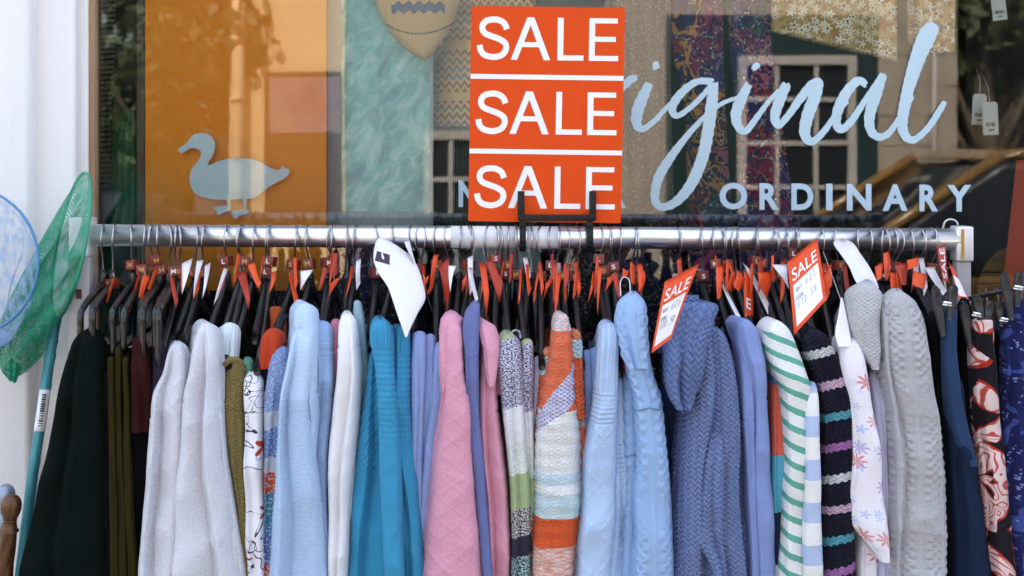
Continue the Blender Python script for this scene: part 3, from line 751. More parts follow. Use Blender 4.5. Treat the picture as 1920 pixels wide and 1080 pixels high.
# ------------------------------------------------------------------ the clothes rail
def rail_z(px): return PZ(441 + (px - 165) * 8 / 1623, 0)
RAIL_R = .0188
CHROME = simple('chrome', (.86, .86, .88), .13, 1.0)
b = B('rail_chrome'); n = b.noise(b.coord('Object'), 30, 5, .6)
b.p.inputs['Metallic'].default_value = 1; b.p.inputs['Base Color'].default_value = (.84, .84, .87, 1)
b.put(b.p.inputs['Roughness'], n * .12 + .24); b.bump(b.noise(b.coord('Object'), 260, 3), .08, .001); RAILM = b.mat
GREYP = painted_wall('grey_post_paint', (.36, .33, .33), .25, .4)
rl = thing('clothes_rail', 'long chrome clothes rail crossing the shop window with grey end posts', 'clothes rail', (0, 0, .12))
m = MB(); m.tube([(PX(158, 0), 0, rail_z(158)), (PX(1794, 0), 0, rail_z(1794))], RAIL_R, 32); child(m, 'rail_tube', RAILM, rl)
for p0, p1 in ((846, 971), (988, 1046)):
    m = MB(); m.tube([(PX(p0, 0), 0, rail_z(p0)), (PX(p1, 0), 0, rail_z(p1))], RAIL_R + .0004, 32); child(m, 'paper_tape', simple('matte_tape', (.66, .66, .69), .45, noise_amt=.08, nscale=120), rl)
xl_, xr_ = PX(154, 0), PX(1803, 0)
for x_, hw, zt in ((xl_, .019, PZ(480, 0)), (xr_, .0125, PZ(489, 0))):
    m = MB(); m.box((x_ - hw, -hw, .2), (x_ + hw, hw, zt), .003); child(m, 'post', GREYP, rl)
    m = MB(); m.box((x_ - .02, -.26, .17), (x_ + .02, .13, .20), .004); child(m, 'foot', GREYP, rl)
    for yy in (-.24, .11):
        m = MB(); m.tube([(x_ - .012, yy, .148), (x_ + .012, yy, .148)], .027, 16); child(m, 'castor', simple('castor_black', (.02, .02, .02), .5), rl)
a, c = P(1787, 489, 0), P(1819, 424, 0)
m = MB(); m.box((a.x, -.018, a.z), (c.x, .018, c.z), .003); br = child(m, 'end_bracket', simple('satin_silver', (.72, .72, .75), .42, .55), rl)
m = MB(); q0, q1 = P(1802, 486, -.018), P(1808, 430, -.018); m.box((q0.x, -.0186, q0.z), (q1.x, -.0181, q1.z)); child(m, 'yellow_reflection', simple('yellow_reflection', (.45, .24, .04), .5), br, False)  # coloured strip painted in place of a yellow reflection on the bracket
m = MB(); q = P(1787, 428, 0); m.tube([tuple(P(*t)) for t in catmull([(1768, 428, -.012), (1772, 416, -.016), (1782, 411, -.018), (1793, 415, -.018), (1796, 422, -.016)], 4)], .0016, 6); child(m, 'tape_loop', simple('clear_tape', (.6, .6, .62), .2), br)
b = B('clear_plastic'); b.p.inputs['Base Color'].default_value = (.75, .80, .80, 1); b.p.inputs['Roughness'].default_value = .12; b.p.inputs['Alpha'].default_value = .45
nz = b.noise(b.coord('Object'), 90, 3); b.bump(nz, .4, .002); CLEAR = b.mat
a, c = P(129, 482, -.02), P(168, 407, -.02)
m = MB(); m.box((a.x, -.025, a.z), (c.x, .025, c.z), .006); child(m, 'plastic_socket', CLEAR, rl)
m = MB(); m.box((a.x + .012, -.0205, PZ(558, 0)), (a.x + .022, -.0195, PZ(540, 0))); child(m, 'sticker', simple('dark_brown_card', (.05, .015, .01)), rl, False)

# ------------------------------------------------------------------ the sale sign and its black holder
ORANGE = simple('sale_orange', (.67, .060, .0), .5, spec=.22, noise_amt=.07, nscale=25, bump=.06); WHITEP = simple('white_print', (.82, .80, .80), .55)
SGY = -.004
sg = thing('sale_sign', 'orange sign reading SALE three times standing on the rail in a black holder', 'sign', P(1022, 418, SGY))
cor = {'tl': (884, 9), 'tr': (1172, 13), 'br': (1164, 420), 'bl': (878, 416)}
def sg3(a_, b_, t):
    x = (cor['bl'][0] * (1 - a_) + cor['br'][0] * a_) * (1 - b_) + (cor['tl'][0] * (1 - a_) + cor['tr'][0] * a_) * b_
    y = (cor['bl'][1] * (1 - a_) + cor['br'][1] * a_) * (1 - b_) + (cor['tl'][1] * (1 - a_) + cor['tr'][1] * a_) * b_
    q = P(x, y, SGY); return Vector((q.x, SGY + t, q.z))
rr = .012; pts = []
for cx_, cy_, a0 in ((rr, rr, 180), (1 - rr, rr, 270), (1 - rr, 1 - rr, 0), (rr, 1 - rr, 90)):
    for k in range(4):
        an = R(a0 + k * 30); pts.append((cx_ + rr * math.cos(an), cy_ + rr * .7 * math.sin(an)))
m = MB(); flatshape(pts, 0, lambda a_, b_, t: sg3(a_, b_, t * .004), 0, m); child(m, 'board', ORANGE, sg, False)
def sgpx(px, py):
    b_ = (418 - py) / 407; x0 = 878 + 6 * b_; return (px - x0) / 287.0, b_
for py_, k in ((145, 0), (285, 1)):
    m = MB(); b0, b1 = (418 - (py_ + 4.5)) / 407, (418 - (py_ - 4.5)) / 407
    flatshape([(.001, b0), (.999, b0), (.999, b1), (.001, b1)], 0, lambda a_, b_, t: sg3(a_, b_, -.0006 + t * .0005), 0, m); child(m, 'white_stripe', WHITEP, sg, False)
for (y0, y1, dx) in ((33, 113, 0), (172, 252, -2.5), (312, 391, -5)):
    m = MB(); b0, b1 = (418 - y1) / 407, (418 - y0) / 407; a0 = (895 + dx - (878 + 6 * (b0 + b1) / 2)) / 287; a1 = (1158 + dx - (878 + 6 * (b0 + b1) / 2)) / 287
    f3 = lambda dz: (lambda a_, b_, t: sg3(a0 + (a1 - a0) * a_ / 263., b0 + (b1 - b0) * b_ / 80., -.0007 - dz + t * .0006))
    sp = np.array(catmull([(55,57),(50,68),(40,74),(29,75),(17,72.5),(10,65),(9.5,56),(15,48.5),(27,43.5),(41,38.5),(52,31),(54,20.5),(48,10),(36,5.2),(26,5),(14,8.5),(7,16),(4.5,27)], 6)); dd = np.gradient(sp, axis=0); dd /= np.linalg.norm(dd, axis=1)[:, None]; nn = np.stack([-dd[:, 1], dd[:, 0]], 1) * 5.6
    flatshape([tuple(q) for q in sp + nn] + [tuple(q) for q in (sp - nn)[::-1]], 0, f3(0), 0, m)
    ox = 63.
    flatshape([(ox, 0), (ox + 12, 0), (ox + 42, 80), (ox + 30, 80)], 0, f3(0), 0, m); flatshape([(ox + 30.5, 80), (ox + 43, 80), (ox + 74, 0), (ox + 61.5, 0)], 0, f3(.0001), 0, m); flatshape([(ox + 17, 24), (ox + 57, 24), (ox + 53.5, 33.5), (ox + 20.5, 33.5)], 0, f3(.0002), 0, m)
    ox = 150.; flatshape([(ox, 0), (ox + 49, 0), (ox + 49, 9.8), (ox + 11, 9.8), (ox + 11, 80), (ox, 80)], 0, f3(0), 0, m)
    ox = 209.
    for q0, q1, q2, q3 in ((0, 11, 0, 80), (11, 55, 0, 9.6), (11, 50, 36, 45.4), (11, 53, 70.4, 80)):
        flatshape([(ox + q0, q2), (ox + q1, q2), (ox + q1, q3), (ox + q0, q3)], 0, f3(0), 0, m)
    child(m, 'lettering', WHITEP, sg, False)
BLKP = simple('black_plastic', (.008, .008, .009), .45, spec=.25)
hd = thing('sign_holder', 'black U shaped bracket clipped over the rail holding the sale sign', 'sign holder', P(1044, 410, -.02))
m = MB(); yq = -.014
for xx in (977, 1111):
    m.box((PX(xx - 6.5, yq), yq - .006, PZ(414, yq)), (PX(xx + 6.5, yq), yq, PZ(358, yq)), .0015)
m.box((PX(970.5, yq), yq - .0075, PZ(414, yq)), (PX(1117.5, yq), yq + .001, PZ(402, yq)), .0015)
child(m, 'bracket', BLKP, hd)
for xx in (980, 1105):
    m = MB(); ring = []
    for k in range(15):
        an = R(250 - k * 20); rad_ = RAIL_R + .0035
        ring.append(Vector((PX(xx, 0), rad_ * math.cos(an), rail_z(xx) + rad_ * math.sin(an))))
    x0_, x1_ = PX(xx - 6, 0), PX(xx + 6, 0)
    rows = []
    for q in ring:
        cdir = Vector((0, q.y, q.z - rail_z(xx))).normalized() * .003; o_ = q + cdir
        rows.append([(x0_, q.y, q.z), (x1_, q.y, q.z), (x1_, o_.y, o_.z), (x0_, o_.y, o_.z)])
    m.grid(rows, None, True); m.box((x0_, yq - .004, rail_z(xx) + RAIL_R), (x1_, yq + .004, PZ(412, yq)), .001); child(m, 'clip', BLKP, hd, False)

# ------------------------------------------------------------------ garment builder
def loft(rows, Yf, hx, py1=1215, folds=(2, .010, 0.0), shoulder=.03, cap=None, edge=.9, drift=.12, seed=0, lift=-.02, depth=None, back=.19, Rk=1.75, bumpy=0.0, disp=None):
    rows = np.array(rows, float); rs = np.random.RandomState(seed + 5)
    py0 = rows[0, 0]; w0 = rows[0, 2] - rows[0, 1]; cap = cap or max(9, w0 * .72)
    n1 = 9; pyc = py0 + cap * (np.linspace(0, 1, n1) ** 2); n2 = max(12, int((py1 - py0 - cap) / (2.7 if disp else 7)))
    if disp: n1 = 16; pyc = py0 + cap * (np.linspace(0, 1, n1) ** 2)
    py = np.concatenate([pyc, np.linspace(py0 + cap, py1, n2)[1:]])
    xl, xr = pchip(rows[:, 0], rows[:, 1], py), pchip(rows[:, 0], rows[:, 2], py)
    s = np.clip((py - py0) / cap, 0, 1); wf = np.maximum(np.sqrt(np.maximum(1 - (1 - s) ** 2, 0)), .04)
    wob = lambda k, A: A * (np.sin(py * .021 * k + rs.rand() * 6) * .6 + np.sin(py * .047 * k + rs.rand() * 6) * .4)
    big = lambda: 2.6 * np.sin((py - py0) * .012 + rs.rand() * 6) * np.clip((py - py0) / 120, 0, 1) * min(1, w0 / 30)
    xl = xl + wob(1, edge) + big(); xr = xr + wob(1, edge) + big()
    flip = rs.rand() < .5; WR = [(rs.uniform(-13, 13), rs.uniform(4, 11) * rs.choice([-1, 1]), rs.rand() * 6.28, rs.uniform(.0012, .0027)) for _ in range(5)]
    Y0 = Yf + shoulder * np.exp(-(py - py0) / 55.) + .012 * (1 - wf)
    nf = int(np.clip((rows[:, 2] - rows[:, 1]).max() * 1.2, 56, 140)) if disp else 45; phi = np.linspace(-math.pi / 2, math.pi / 2, nf); sn = np.sign(np.sin(phi)) * np.abs(np.sin(phi)) ** .92
    n, amp, ph = folds; amp = amp * 1.75; pts, uvs = [], []
    HX = PX(hx, 0); dr = rs.rand() * 6; zt = PZ(py0, Yf)
    for j, q in enumerate(py):
        d = Y0[j] + CAM_D; xm = ((xl[j] + xr[j]) / 2 - 960) / F * d; hw = (xr[j] - xl[j]) / 2 * wf[j] / F * d; z = CAM_Z - (q - HOR) / F * d
        Rr = min(max(hw * Rk, .006), .085) if depth is None else depth
        t = phi / (math.pi / 2) * n / 2 + ph + drift * math.sin((q - py0) * .0055 + dr) + .04 * math.sin((q - py0) * .019 + dr * 2)
        fade = min(1, .12 + (q - py0) / 190.)
        fx = (t if not flip else -t) % 1.0
        k_ = np.clip((fx - .80) / .20, 0, 1); Ff = fx ** .55 * (1 - k_ * k_ * (3 - 2 * k_)) - .62
        wgt = np.cos(phi) ** .35
        yy = Y0[j] + Rr * (1 - np.cos(phi)) ** 1.7 - amp * fade * Ff * wgt * min(1, hw / .02)
        xx = xm + hw * sn
        ub = hw * phi / (math.pi / 2) * 1.25; vb = zt - z
        wr_ = sum(a_ * (1 - 1.6 * np.abs(np.sin((ub * p_ + vb * q_) * 3.14 + o_)) ** .8) for p_, q_, o_, a_ in WR) * min(1, (q - py0) / 60.) * min(1, hw / .016)
        yy = yy - wr_
        if disp:
            dd = disp(hw * phi / (math.pi / 2) * 1.25, np.full(nf, zt - z)) * min(1, .3 + (q - py0) / 30.); xx = xx + dd * np.sin(phi); yy = yy - dd * np.cos(phi)
        if bumpy: xx = xx + bumpy * np.sin(q * .9 + phi * 3) * np.sign(sn); yy = yy + bumpy * np.sin(q * .9 + phi * 5)
        Ys = np.linspace(Y0[j] + Rr, back, 7)[1:]
        ctr = np.where(Ys < 0, xm + (HX - xm) * np.clip((Ys - Y0[j]) / (0 - Y0[j]), 0, 1), HX)
        hb = np.minimum(hw * .8, .022) * np.array([.95, .8, .7, .65, .6, .35])
        top = math.exp(-(q - py0) / 28.)
        def lf(Y): 
            Yc = np.minimum(Y, -.10); return top * (lift * (Yc - Yf) - np.clip(Y + .10, 0, 1) * .9)
        ring = [(x, y, z + lf(y)) for x, y in zip(xx, yy)]
        ring += [(c + h, y, z + lf(y)) for c, h, y in zip(ctr, hb, Ys)]
        ring += [(c - h, y, z + lf(y)) for c, h, y in zip(ctr[::-1], hb[::-1], Ys[::-1])]
        pts.append(ring); vv = zt - z; uu = list(hw * phi / (math.pi / 2) * 1.25)
        e = uu[-1]; uu += [e + (y - Ys[0] + .02) for y in Ys] + [-e - (y - Ys[0] + .02) for y in Ys[::-1]] + [uu[0] - .001]
        uvs.append([(a_, vv) for a_ in uu])
    m = MB(); m.grid(pts, uvs, True); return m
TAU = 2 * math.pi
def d_moss(w, h, a): return lambda u, v: a * np.sin(TAU * u / w) * np.sin(TAU * v / h)
def d_stock(w, h, a):
    def g(u, v):
        t = np.abs((u / w) % 1 - .5) * 2; s_ = (v / h + t * .8) % 1
        return a * (np.sin(math.pi * s_) * .8 + (1 - t) * .4 - .6)
    return g
def d_cable(W, H, r_, a, moss_=None):
    def g(u, v):
        cu = (u / W) % 1 - .5; x = cu * W; off = np.sin(TAU * v / H) * W * .17
        e = np.maximum(np.exp(-((x - off) / r_) ** 2), np.exp(-((x + off) / r_) ** 2) * .85)
        rib = np.exp(-(((np.abs(cu) - .46) * W) / .0018) ** 2) * .5
        return a * (e + rib) - a * .4 + .00035 * np.sin(TAU * u / .005) * np.sin(TAU * v / .0045)
    return g
def d_diam(W, H, a, v0=0, rib0=None):
    def g(u, v):
        p = np.abs((u / W) % 1 - .5) * 2; c = np.abs((v / H) % 1 - .5) * 2; ln = np.exp(-((p + c - 1) / .10) ** 2)
        k = (v > v0); r_ = (v > v0 - .05) & (v <= v0); t = (v <= v0 - .05)
        return a * (k * ln + r_ * np.sin(TAU * v / .0085) * .6 + t * np.sin(TAU * u / .0062) * .5)
    return g
def d_sum(*fs): return lambda u, v: sum(f_(u, v) for f_ in fs)
def d_hrib(h, a): return lambda u, v: a * np.sin(TAU * v / h)
D_STEEL = d_sum(d_moss(.0092, .0080, .0013), d_diam(.05, .09, .0007, -1)); D_STEELC = d_sum(d_stock(.0115, .0105, .0016), d_moss(.0115, .0105, .0010))
D_CABLE = d_cable(.034, .036, .0044, .0034); D_GREYC = d_cable(.030, .028, .0040, .0036); D_LOOP = d_moss(.0075, .0065, .0008)
D_POINT = d_diam(.052, .072, .0011, .155); D_NAVY = d_stock(.0085, .0066, .0014); D_SUN = d_sum(d_stock(.008, .0062, .0009), d_hrib(.021, .0009)); D_CRO = d_moss(.0095, .0078, .0012)
D_KHA = d_moss(.0072, .0062, .0009); D_TURQ = lambda u, v: np.where(v < .045, .0008 * np.sin(TAU * u / .0062), np.where(v < .19, .0007 * np.sin(TAU * v / .009), 0))
D_TLACE = lambda u, v: np.where(v < .16, .0011 * np.sin(TAU * (u * .8 + v * .55) / .0095), 0)
D_FINE = d_stock(.006, .0052, .0006)
def d_seam(*ss):
    return lambda u, v: sum(-.0016 * np.exp(-((v - v0 - np.abs(u) * k) / .0022) ** 2) + .0009 * np.exp(-((v - v0 - .004 - np.abs(u) * k) / .0022) ** 2) for v0, k in ss)
D_GREY = d_seam((.10, .9)); D_SLUB = d_sum(d_seam((.135, .5)), d_hrib(.0075, .00022)); D_DEN = d_sum(d_seam((.05, 0), (.11, .8)), d_hrib(.0075, .00022))
D_PINK = d_sum(d_seam((.105, .5)), d_diam(.034, .034, .0009, -1)); D_WHT = d_seam((.055, 0)); D_PERI = d_sum(d_seam((.12, .6)), d_stock(.006, .005, .0003))
def roll(path, rads, flat=.8, n=16, seed=0):
    "a soft rolled collar or hood edge: path [(px,py,Y)], radii in photo pixels"
    q = catmull(path, 7); r = np.array(catmull([(x,) for x in rads], 7)).ravel()
    pts = [P(*t) for t in q]; rr = [max(x, .5) * (t[2] + CAM_D) / F for x, t in zip(r, q)]
    m = MB(); m.tube(pts, rr, n, True, flat=flat, up=(0, 1, 0)); return m

# ------------------------------------------------------------------ cloths
C = srgb
def stripes(stops, period=None):
    pass
def vramp(stops, v0, v1, mode='CONSTANT', wob=0.0):
    def f(b, u, v):
        t = (v - v0) / (v1 - v0)
        if wob: t = t + (b.noise(b.vec(u, v), 160, 2) - .5) * wob
        return b.ramp(t, stops, mode)
    return f
bare = lambda b, u, v: weave(b, u, v, .0022)
F_ = {}
F_['darkgreen'] = fabric('black_green_crepe', (.004, .0068, .006), h=lambda b, u, v: ribv(b, u, v, .0035), bump=.35, heather=.05)
F_['black'] = fabric('black_cotton', (.006, .006, .007), heather=.05, bump=.3)
F_['olive'] = fabric('olive_cotton', (.026, .022, .006), heather=.08)
F_['maroon'] = fabric('maroon_cotton', (.030, .008, .008), heather=.06)
F_['plum'] = fabric('plum_cotton', (.028, .022, .038), heather=.06)
F_['grey'] = fabric('pale_grey_marl', (.57, .57, .62), heather=.16, hscale=420, h=bare, bump=.35, stretch=.5, seam=[(.10, .9)])
F_['aqua'] = fabric('aqua_knit', vramp([(0, (.60, .68, .72)), (.055, (.16, .42, .50))], 0, 1), h=ribv, bump=.7, heather=.1)
F_['khaki'] = fabric('khaki_mesh_knit', (.24, .185, .065), h=lambda b, u, v: moss(b, u, v, .006, .0055), bump=1.0, dist=.003, heather=.2, hscale=300)
def lineprint(b, u, v):
    q = b.vec(u, v); n1 = b.noise(q, 11, 2, .5, 2.2); ln = (n1 - .5).abs().lt(.008)
    n2 = b.noise(b.vec(u + 3.0, v), 17, 2, .5, 1.8); l2 = (n2 - .40).abs().lt(.008)
    pet, cen, rv, d = b.flower(q, 19, 5, .36, 1)
    c = b.mix((ln + l2).cl(), (.74, .73, .76), (.035, .03, .07)); c = b.mix(pet * rv.gt(.35), c, (.52, .05, .02)); return b.mix(cen * rv.gt(.35), c, (.75, .7, .7))
F_['lineprint'] = fabric('white_line_flower_print', lineprint, heather=.03, rough=.7, bump=.3)
def navyleaf(b, u, v):
    n = b.noise(b.vec(u, v), 30, 2, .5, 2.0); return b.mix(n.gt(.54), (.012, .014, .04), (.55, .55, .60))
F_['navyleaf'] = fabric('navy_leaf_print', navyleaf)
F_['multi'] = fabric('multi_stripe_jersey', vramp([(0, (.12, .30, .22)), (.16, (.6, .6, .62)), (.30, (.02, .02, .04)), (.42, (.05, .18, .10)), (.55, (.62, .6, .62)), (.66, (.04, .06, .05)), (.8, (.3, .06, .05)), (.9, (.1, .25, .2))], 0, .42))
F_['red'] = fabric('rust_red_suede', (.42, .045, .015), heather=.05, rough=.6, bump=.3)
F_['rust'] = fabric('rust_cotton', (.30, .06, .015), heather=.08)
def boucle(b, u, v):
    n = b.noise(b.vec(u, v), 60, 3); t = (v + (n - .5) * .02) / .40
    c = b.ramp(t, [(0, (.24, .36, .66)), (.26, (.62, .66, .74)), (.33, (.16, .28, .62)), (.44, (.65, .66, .70)), (.5, (.60, .09, .03)), (.58, (.06, .25, .40)), (.74, (.10, .16, .45)), (.86, (.55, .08, .03)), (.94, (.10, .2, .45))], 'CONSTANT')
    return b.mix(b.noise(b.vec(u, v), 340, 2).gt(.56), c, (.55, .62, .78))
F_['boucle'] = fabric('blue_red_boucle', boucle, h=lambda b, u, v: b.noise(b.vec(u, v), 280, 4, .7) * 2, bump=1.0, dist=.004)
def slub(base, dark, v0, v1):
    def f(b, u, v):
        n = b.noise(b.vec(u * .35, v * 2.2), 420, 3, .7)
        c = b.mix(n.gt(.5), base, dark); flat = b.mix(b.noise(b.vec(u, v), 500, 2), base, tuple(x * .92 for x in base))
        return b.mix(v.gt(v0 + 0.0) , flat, b.mix((n * 2.4 - .7).cl(), dark, base))
    return f
F_['slub'] = fabric('light_blue_slub', slub((.45, .58, .75), (.30, .41, .58), .115, 1), heather=.08, h=lambda b, u, v: ribh(b, u, v, .003), bump=.35, seam=[(.135, .5)])
F_['denim'] = fabric('grey_blue_slub', slub((.27, .38, .58), (.16, .23, .38), .095, 1), heather=.08, h=lambda b, u, v: ribh(b, u, v, .003), bump=.35, seam=[(.05, 0), (.11, .8)])
F_['pinkknit'] = fabric('dusty_pink_knit', (.46, .17, .23), h=lambda b, u, v: moss(b, u, v, .005, .004), bump=.7)
F_['white'] = fabric('white_fluffy_knit', (.76, .75, .77), h=lambda b, u, v: b.noise(b.vec(u, v), 500, 4, .7) * 1.4, bump=.5, heather=.05, seam=[(.055, 0)])
F_['paleteal'] = fabric('pale_teal_cotton', (.25, .36, .40), heather=.06)
def pointelle(b, u, v):
    z = (v / .018).fr(); holes = moss(b, u, v, .009, .009).gt(.82) * (v / .05).fr().lt(.45) * v.lt(.19)
    return holes
F_['turq'] = fabric('turquoise_knit', (.048, .28, .48), h=lambda b, u, v: ribv(b, u, v, .004) * v.lt(.045) + (stock(b, u, v, .004, .0035) * .6 - pointelle(b, u, v) * 1.6 + ribh(b, u, v, .009) * v.gt(.045) * v.lt(.19) * .7), bump=.8, heather=.08)
F_['turqlace'] = fabric('turquoise_lace_rib', (.036, .245, .42), h=lambda b, u, v: (((u * .8 + v * .55) / .006).fr() - .5).abs() * 2.2 * v.lt(.19) + stock(b, u, v, .004, .0035) * .5, bump=.8, heather=.1)
F_['peri'] = fabric('periwinkle_crepe', (.26, .34, .60), heather=.08, h=lambda b, u, v: b.noise(b.vec(u * 2, v * .5), 120, 3) * 2, bump=.5, rough=.7)
F_['pink'] = fabric('pink_sweat_marl', (.62, .29, .38), heather=.10, hscale=300, h=lambda b, u, v: b.noise(b.vec(u, v), 200, 3) * 1.0 + diamonds(b, u, v, .045, .045) * .25, bump=.35, seam=[(.105, .5)])
F_['slate'] = fabric('slate_blue_twill', (.13, .15, .33), heather=.10, rough=.8, seam=[(.085, -.6)])
def fair2(b, u, v):
    n = b.noise(b.vec(u, v), 20, 2); st = moss(b, u, v, .007, .006)
    t = (v + (u * .3)) / .40
    sp = b.noise(b.vec(u, v), 420, 1, .5).gt(.5)
    base = b.ramp(t, [(0, (.38, .44, .26)), (.03, (.10, .095, .20)), (.29, (.72, .72, .74)), (.425, (.56, .60, .54)), (.55, (.36, .44, .24)), (.685, (.03, .03, .05)), (.79, (.03, .03, .05)), (.87, (.03, .03, .05))], 'CONSTANT')
    alt = b.ramp(t, [(0, (.38, .44, .26)), (.03, (.60, .58, .66)), (.29, (.72, .72, .74)), (.425, (.70, .72, .70)), (.55, (.36, .44, .24)), (.685, (.55, .55, .5)), (.79, (.035, .03, .055)), (.87, (.35, .5, .5))], 'CONSTANT')
    return b.mix(sp, base, alt)
F_['fair2'] = fabric('navy_white_green_jacquard', fair2, h=stock, bump=.6)
F_['lav'] = fabric('lavender_cotton', (.42, .45, .60), heather=.05)
def sunset(b, u, v):
    n = b.noise(b.vec(u * .4, v * 3.0), 210, 3, .6); t = v / .42
    A_ = b.ramp(t, [(0, (.60, .68, .72)), (.07, (.66, .13, .055)), (.36, (.76, .75, .74)), (.59, (.62, .70, .72)), (.63, (.76, .75, .74)), (.665, (.60, .69, .71)), (.755, (.66, .11, .035)), (.865, (.70, .62, .58))], 'CONSTANT')
    B_ = b.ramp(t, [(0, (.62, .25, .16)), (.07, (.70, .18, .09)), (.36, (.72, .71, .71)), (.59, (.38, .55, .66)), (.63, (.66, .70, .71)), (.665, (.42, .58, .64)), (.755, (.60, .09, .03)), (.865, (.62, .14, .07))], 'CONSTANT')
    c = b.mix((n * 3.5 - 1.3).cl(), A_, B_)
    yoke = (u + (v - .085) * .58).gt(.015) * v.gt(.075) * (v + u * .9).lt(.160)
    return b.mix(yoke, c, b.mix(moss(b, u, v, .008, .0062).gt(.55), (.64, .61, .70), (.27, .27, .52)))
F_['sunset'] = fabric('orange_white_blue_knit', sunset, h=lambda b, u, v: stock(b, u, v, .0075, .006) * 1.2 + ribh(b, u, v, .021) * .8, bump=.8, dist=.002, heather=.08)
def lavknit(b, u, v): return b.mix(moss(b, u, v, .006, .006).gt(.6), (.62, .60, .70), (.25, .25, .50))
F_['lavknit'] = fabric('lavender_marl_knit', lavknit, h=lambda b, u, v: stock(b, u, v, .007, .006), bump=1.0)
F_['crochet'] = fabric('orange_crochet', vramp([(0, (.62, .22, .12)), (.018, (.45, .62, .68)), (.045, (.66, .13, .055))], 0, 1), h=lambda b, u, v: moss(b, u, v, .0085, .007) + stock(b, u, v, .0085, .007) * .5, bump=1.0, dist=.003)
F_['blue'] = fabric('mid_blue_jersey', (.20, .30, .56), heather=.08)
F_['point'] = fabric('pale_blue_pointelle_knit', (.42, .55, .75), h=lambda b, u, v: diamonds(b, u, v, .055, .075) * v.gt(.16) + ribv(b, u, v, .005) * v.lt(.11) * .8 + ribh(b, u, v, .007) * v.gt(.11) * v.lt(.16), bump=.9, heather=.08, hscale=500, dist=.0025)
F_['rust2'] = fabric('burnt_orange_cotton', (.32, .07, .018), heather=.06)
F_['cable'] = fabric('light_blue_cable_knit', (.32, .47, .72), h=lambda b, u, v: cables(b, u, v, .034, .034, .005) * 1.1, bump=1.0, dist=.003, heather=.10, hscale=420, seam=[(.135, .3)])
F_['steel'] = fabric('steel_blue_chunky_knit', (.19, .25, .47), h=lambda b, u, v: stock(b, u, v, .0092, .0080) * 1.4 + diamonds(b, u, v, .05, .09) * .3, bump=1.0, dist=.004, heather=.12)
F_['steelrib'] = fabric('steel_blue_ridged_knit', (.15, .21, .42), h=lambda b, u, v: stock(b, u, v, .0115, .0105) * 1.6, bump=1.0, dist=.004, heather=.12)
F_['peri2'] = fabric('periwinkle_fine_knit', (.23, .30, .57), h=lambda b, u, v: stock(b, u, v, .0035, .003), bump=.6, heather=.08, seam=[(.12, .6)])
F_['block'] = fabric('colour_block_knit', vramp([(0, (.10, .16, .50)), (.05, (.62, .12, .08)), (.16, (.10, .38, .50)), (.25, (.015, .02, .06)), (.33, (.70, .70, .70)), (.38, (.06, .10, .45)), (.45, (.55, .06, .03)), (.50, (.10, .35, .45))], -.02, .98), heather=.06, h=stock)
def gstripe(b, u, v):
    z = ((v - u * .55) / .028).fr() + (b.noise(b.vec(u, v), 260, 2) - .5) * .12
    return b.mix(z.lt(.36) * v.gt(.022), (.74, .74, .73), (.12, .38, .29))
F_['gstripe'] = fabric('white_green_striped_knit', gstripe, h=stock, bump=.6, heather=.06)
def bstripe(b, u, v):
    z = ((v + .01) / .066).fr(); return b.mix(z.lt(.48), (.76, .75, .74), (.42, .50, .70))
F_['bstripe'] = fabric('white_pale_blue_striped_knit', bstripe, h=stock, bump=.5, heather=.06)
def nstripe(b, u, v):
    q = v + u * .35; P_ = .0485; k = (q / P_).fl(); z = (q / P_).fr() + (((u / .008).fr() - .5).abs() - .25) * .10
    r_ = ((k + .5) / 4.0).fr()
    line = b.ramp(r_, [(0, (.66, .66, .66)), (.25, (.62, .42, .56)), (.5, (.10, .36, .44)), (.75, (.40, .16, .42))], 'CONSTANT')
    return b.mix(z.gt(.66) * z.lt(.92), (.010, .010, .024), line)
F_['nstripe'] = fabric('navy_multistripe_chunky_knit', nstripe, h=lambda b, u, v: stock(b, u, v, .008, .006) * 1.4, bump=1.0, dist=.003, heather=.08)
def wfloral(b, u, v):
    q = b.vec(u, v); p1, c1, r1, d1 = b.flower(q, 32, 8, .46, .9); p2, c2, r2, d2 = b.flower(b.vec(u + 2.3, v + 1.1), 50, 5, .40, 1)
    c = b.mix(p2 * r2.gt(.45), (.72, .68, .73), (.40, .48, .70)); ring = d1.gt(.13)
    c = b.mix(p1 * ring * r1.gt(.3), c, b.mix(r1.gt(.65), (.62, .25, .25), (.50, .38, .56))); return b.mix(c1 * r1.gt(.3), c, (.36, .42, .62))
F_['wfloral'] = fabric('white_pastel_floral', wfloral, heather=.03, rough=.8, bump=.3)
F_['lav2'] = fabric('greyed_lavender_cotton', (.42, .42, .56), heather=.05)
F_['greyloop'] = fabric('grey_boucle_knit', (.47, .46, .47), h=lambda b, u, v: moss(b, u, v, .007, .006) + b.noise(b.vec(u, v), 400, 3), bump=.9, heather=.16, hscale=350)
F_['greycable'] = fabric('grey_cable_knit', (.48, .47, .49), h=lambda b, u, v: cables(b, u, v, .030, .026, .0045) * 1.2 + b.noise(b.vec(u, v), 400, 3) * .5, bump=1.0, dist=.0035, heather=.16, hscale=350)
F_['navy'] = fabric('navy_twill', (.012, .020, .045), heather=.08, rough=.8)
F_['jean'] = fabric('dark_denim', (.022, .045, .105), heather=.14, hscale=900, rough=.8, seam=[(.06, 0)])
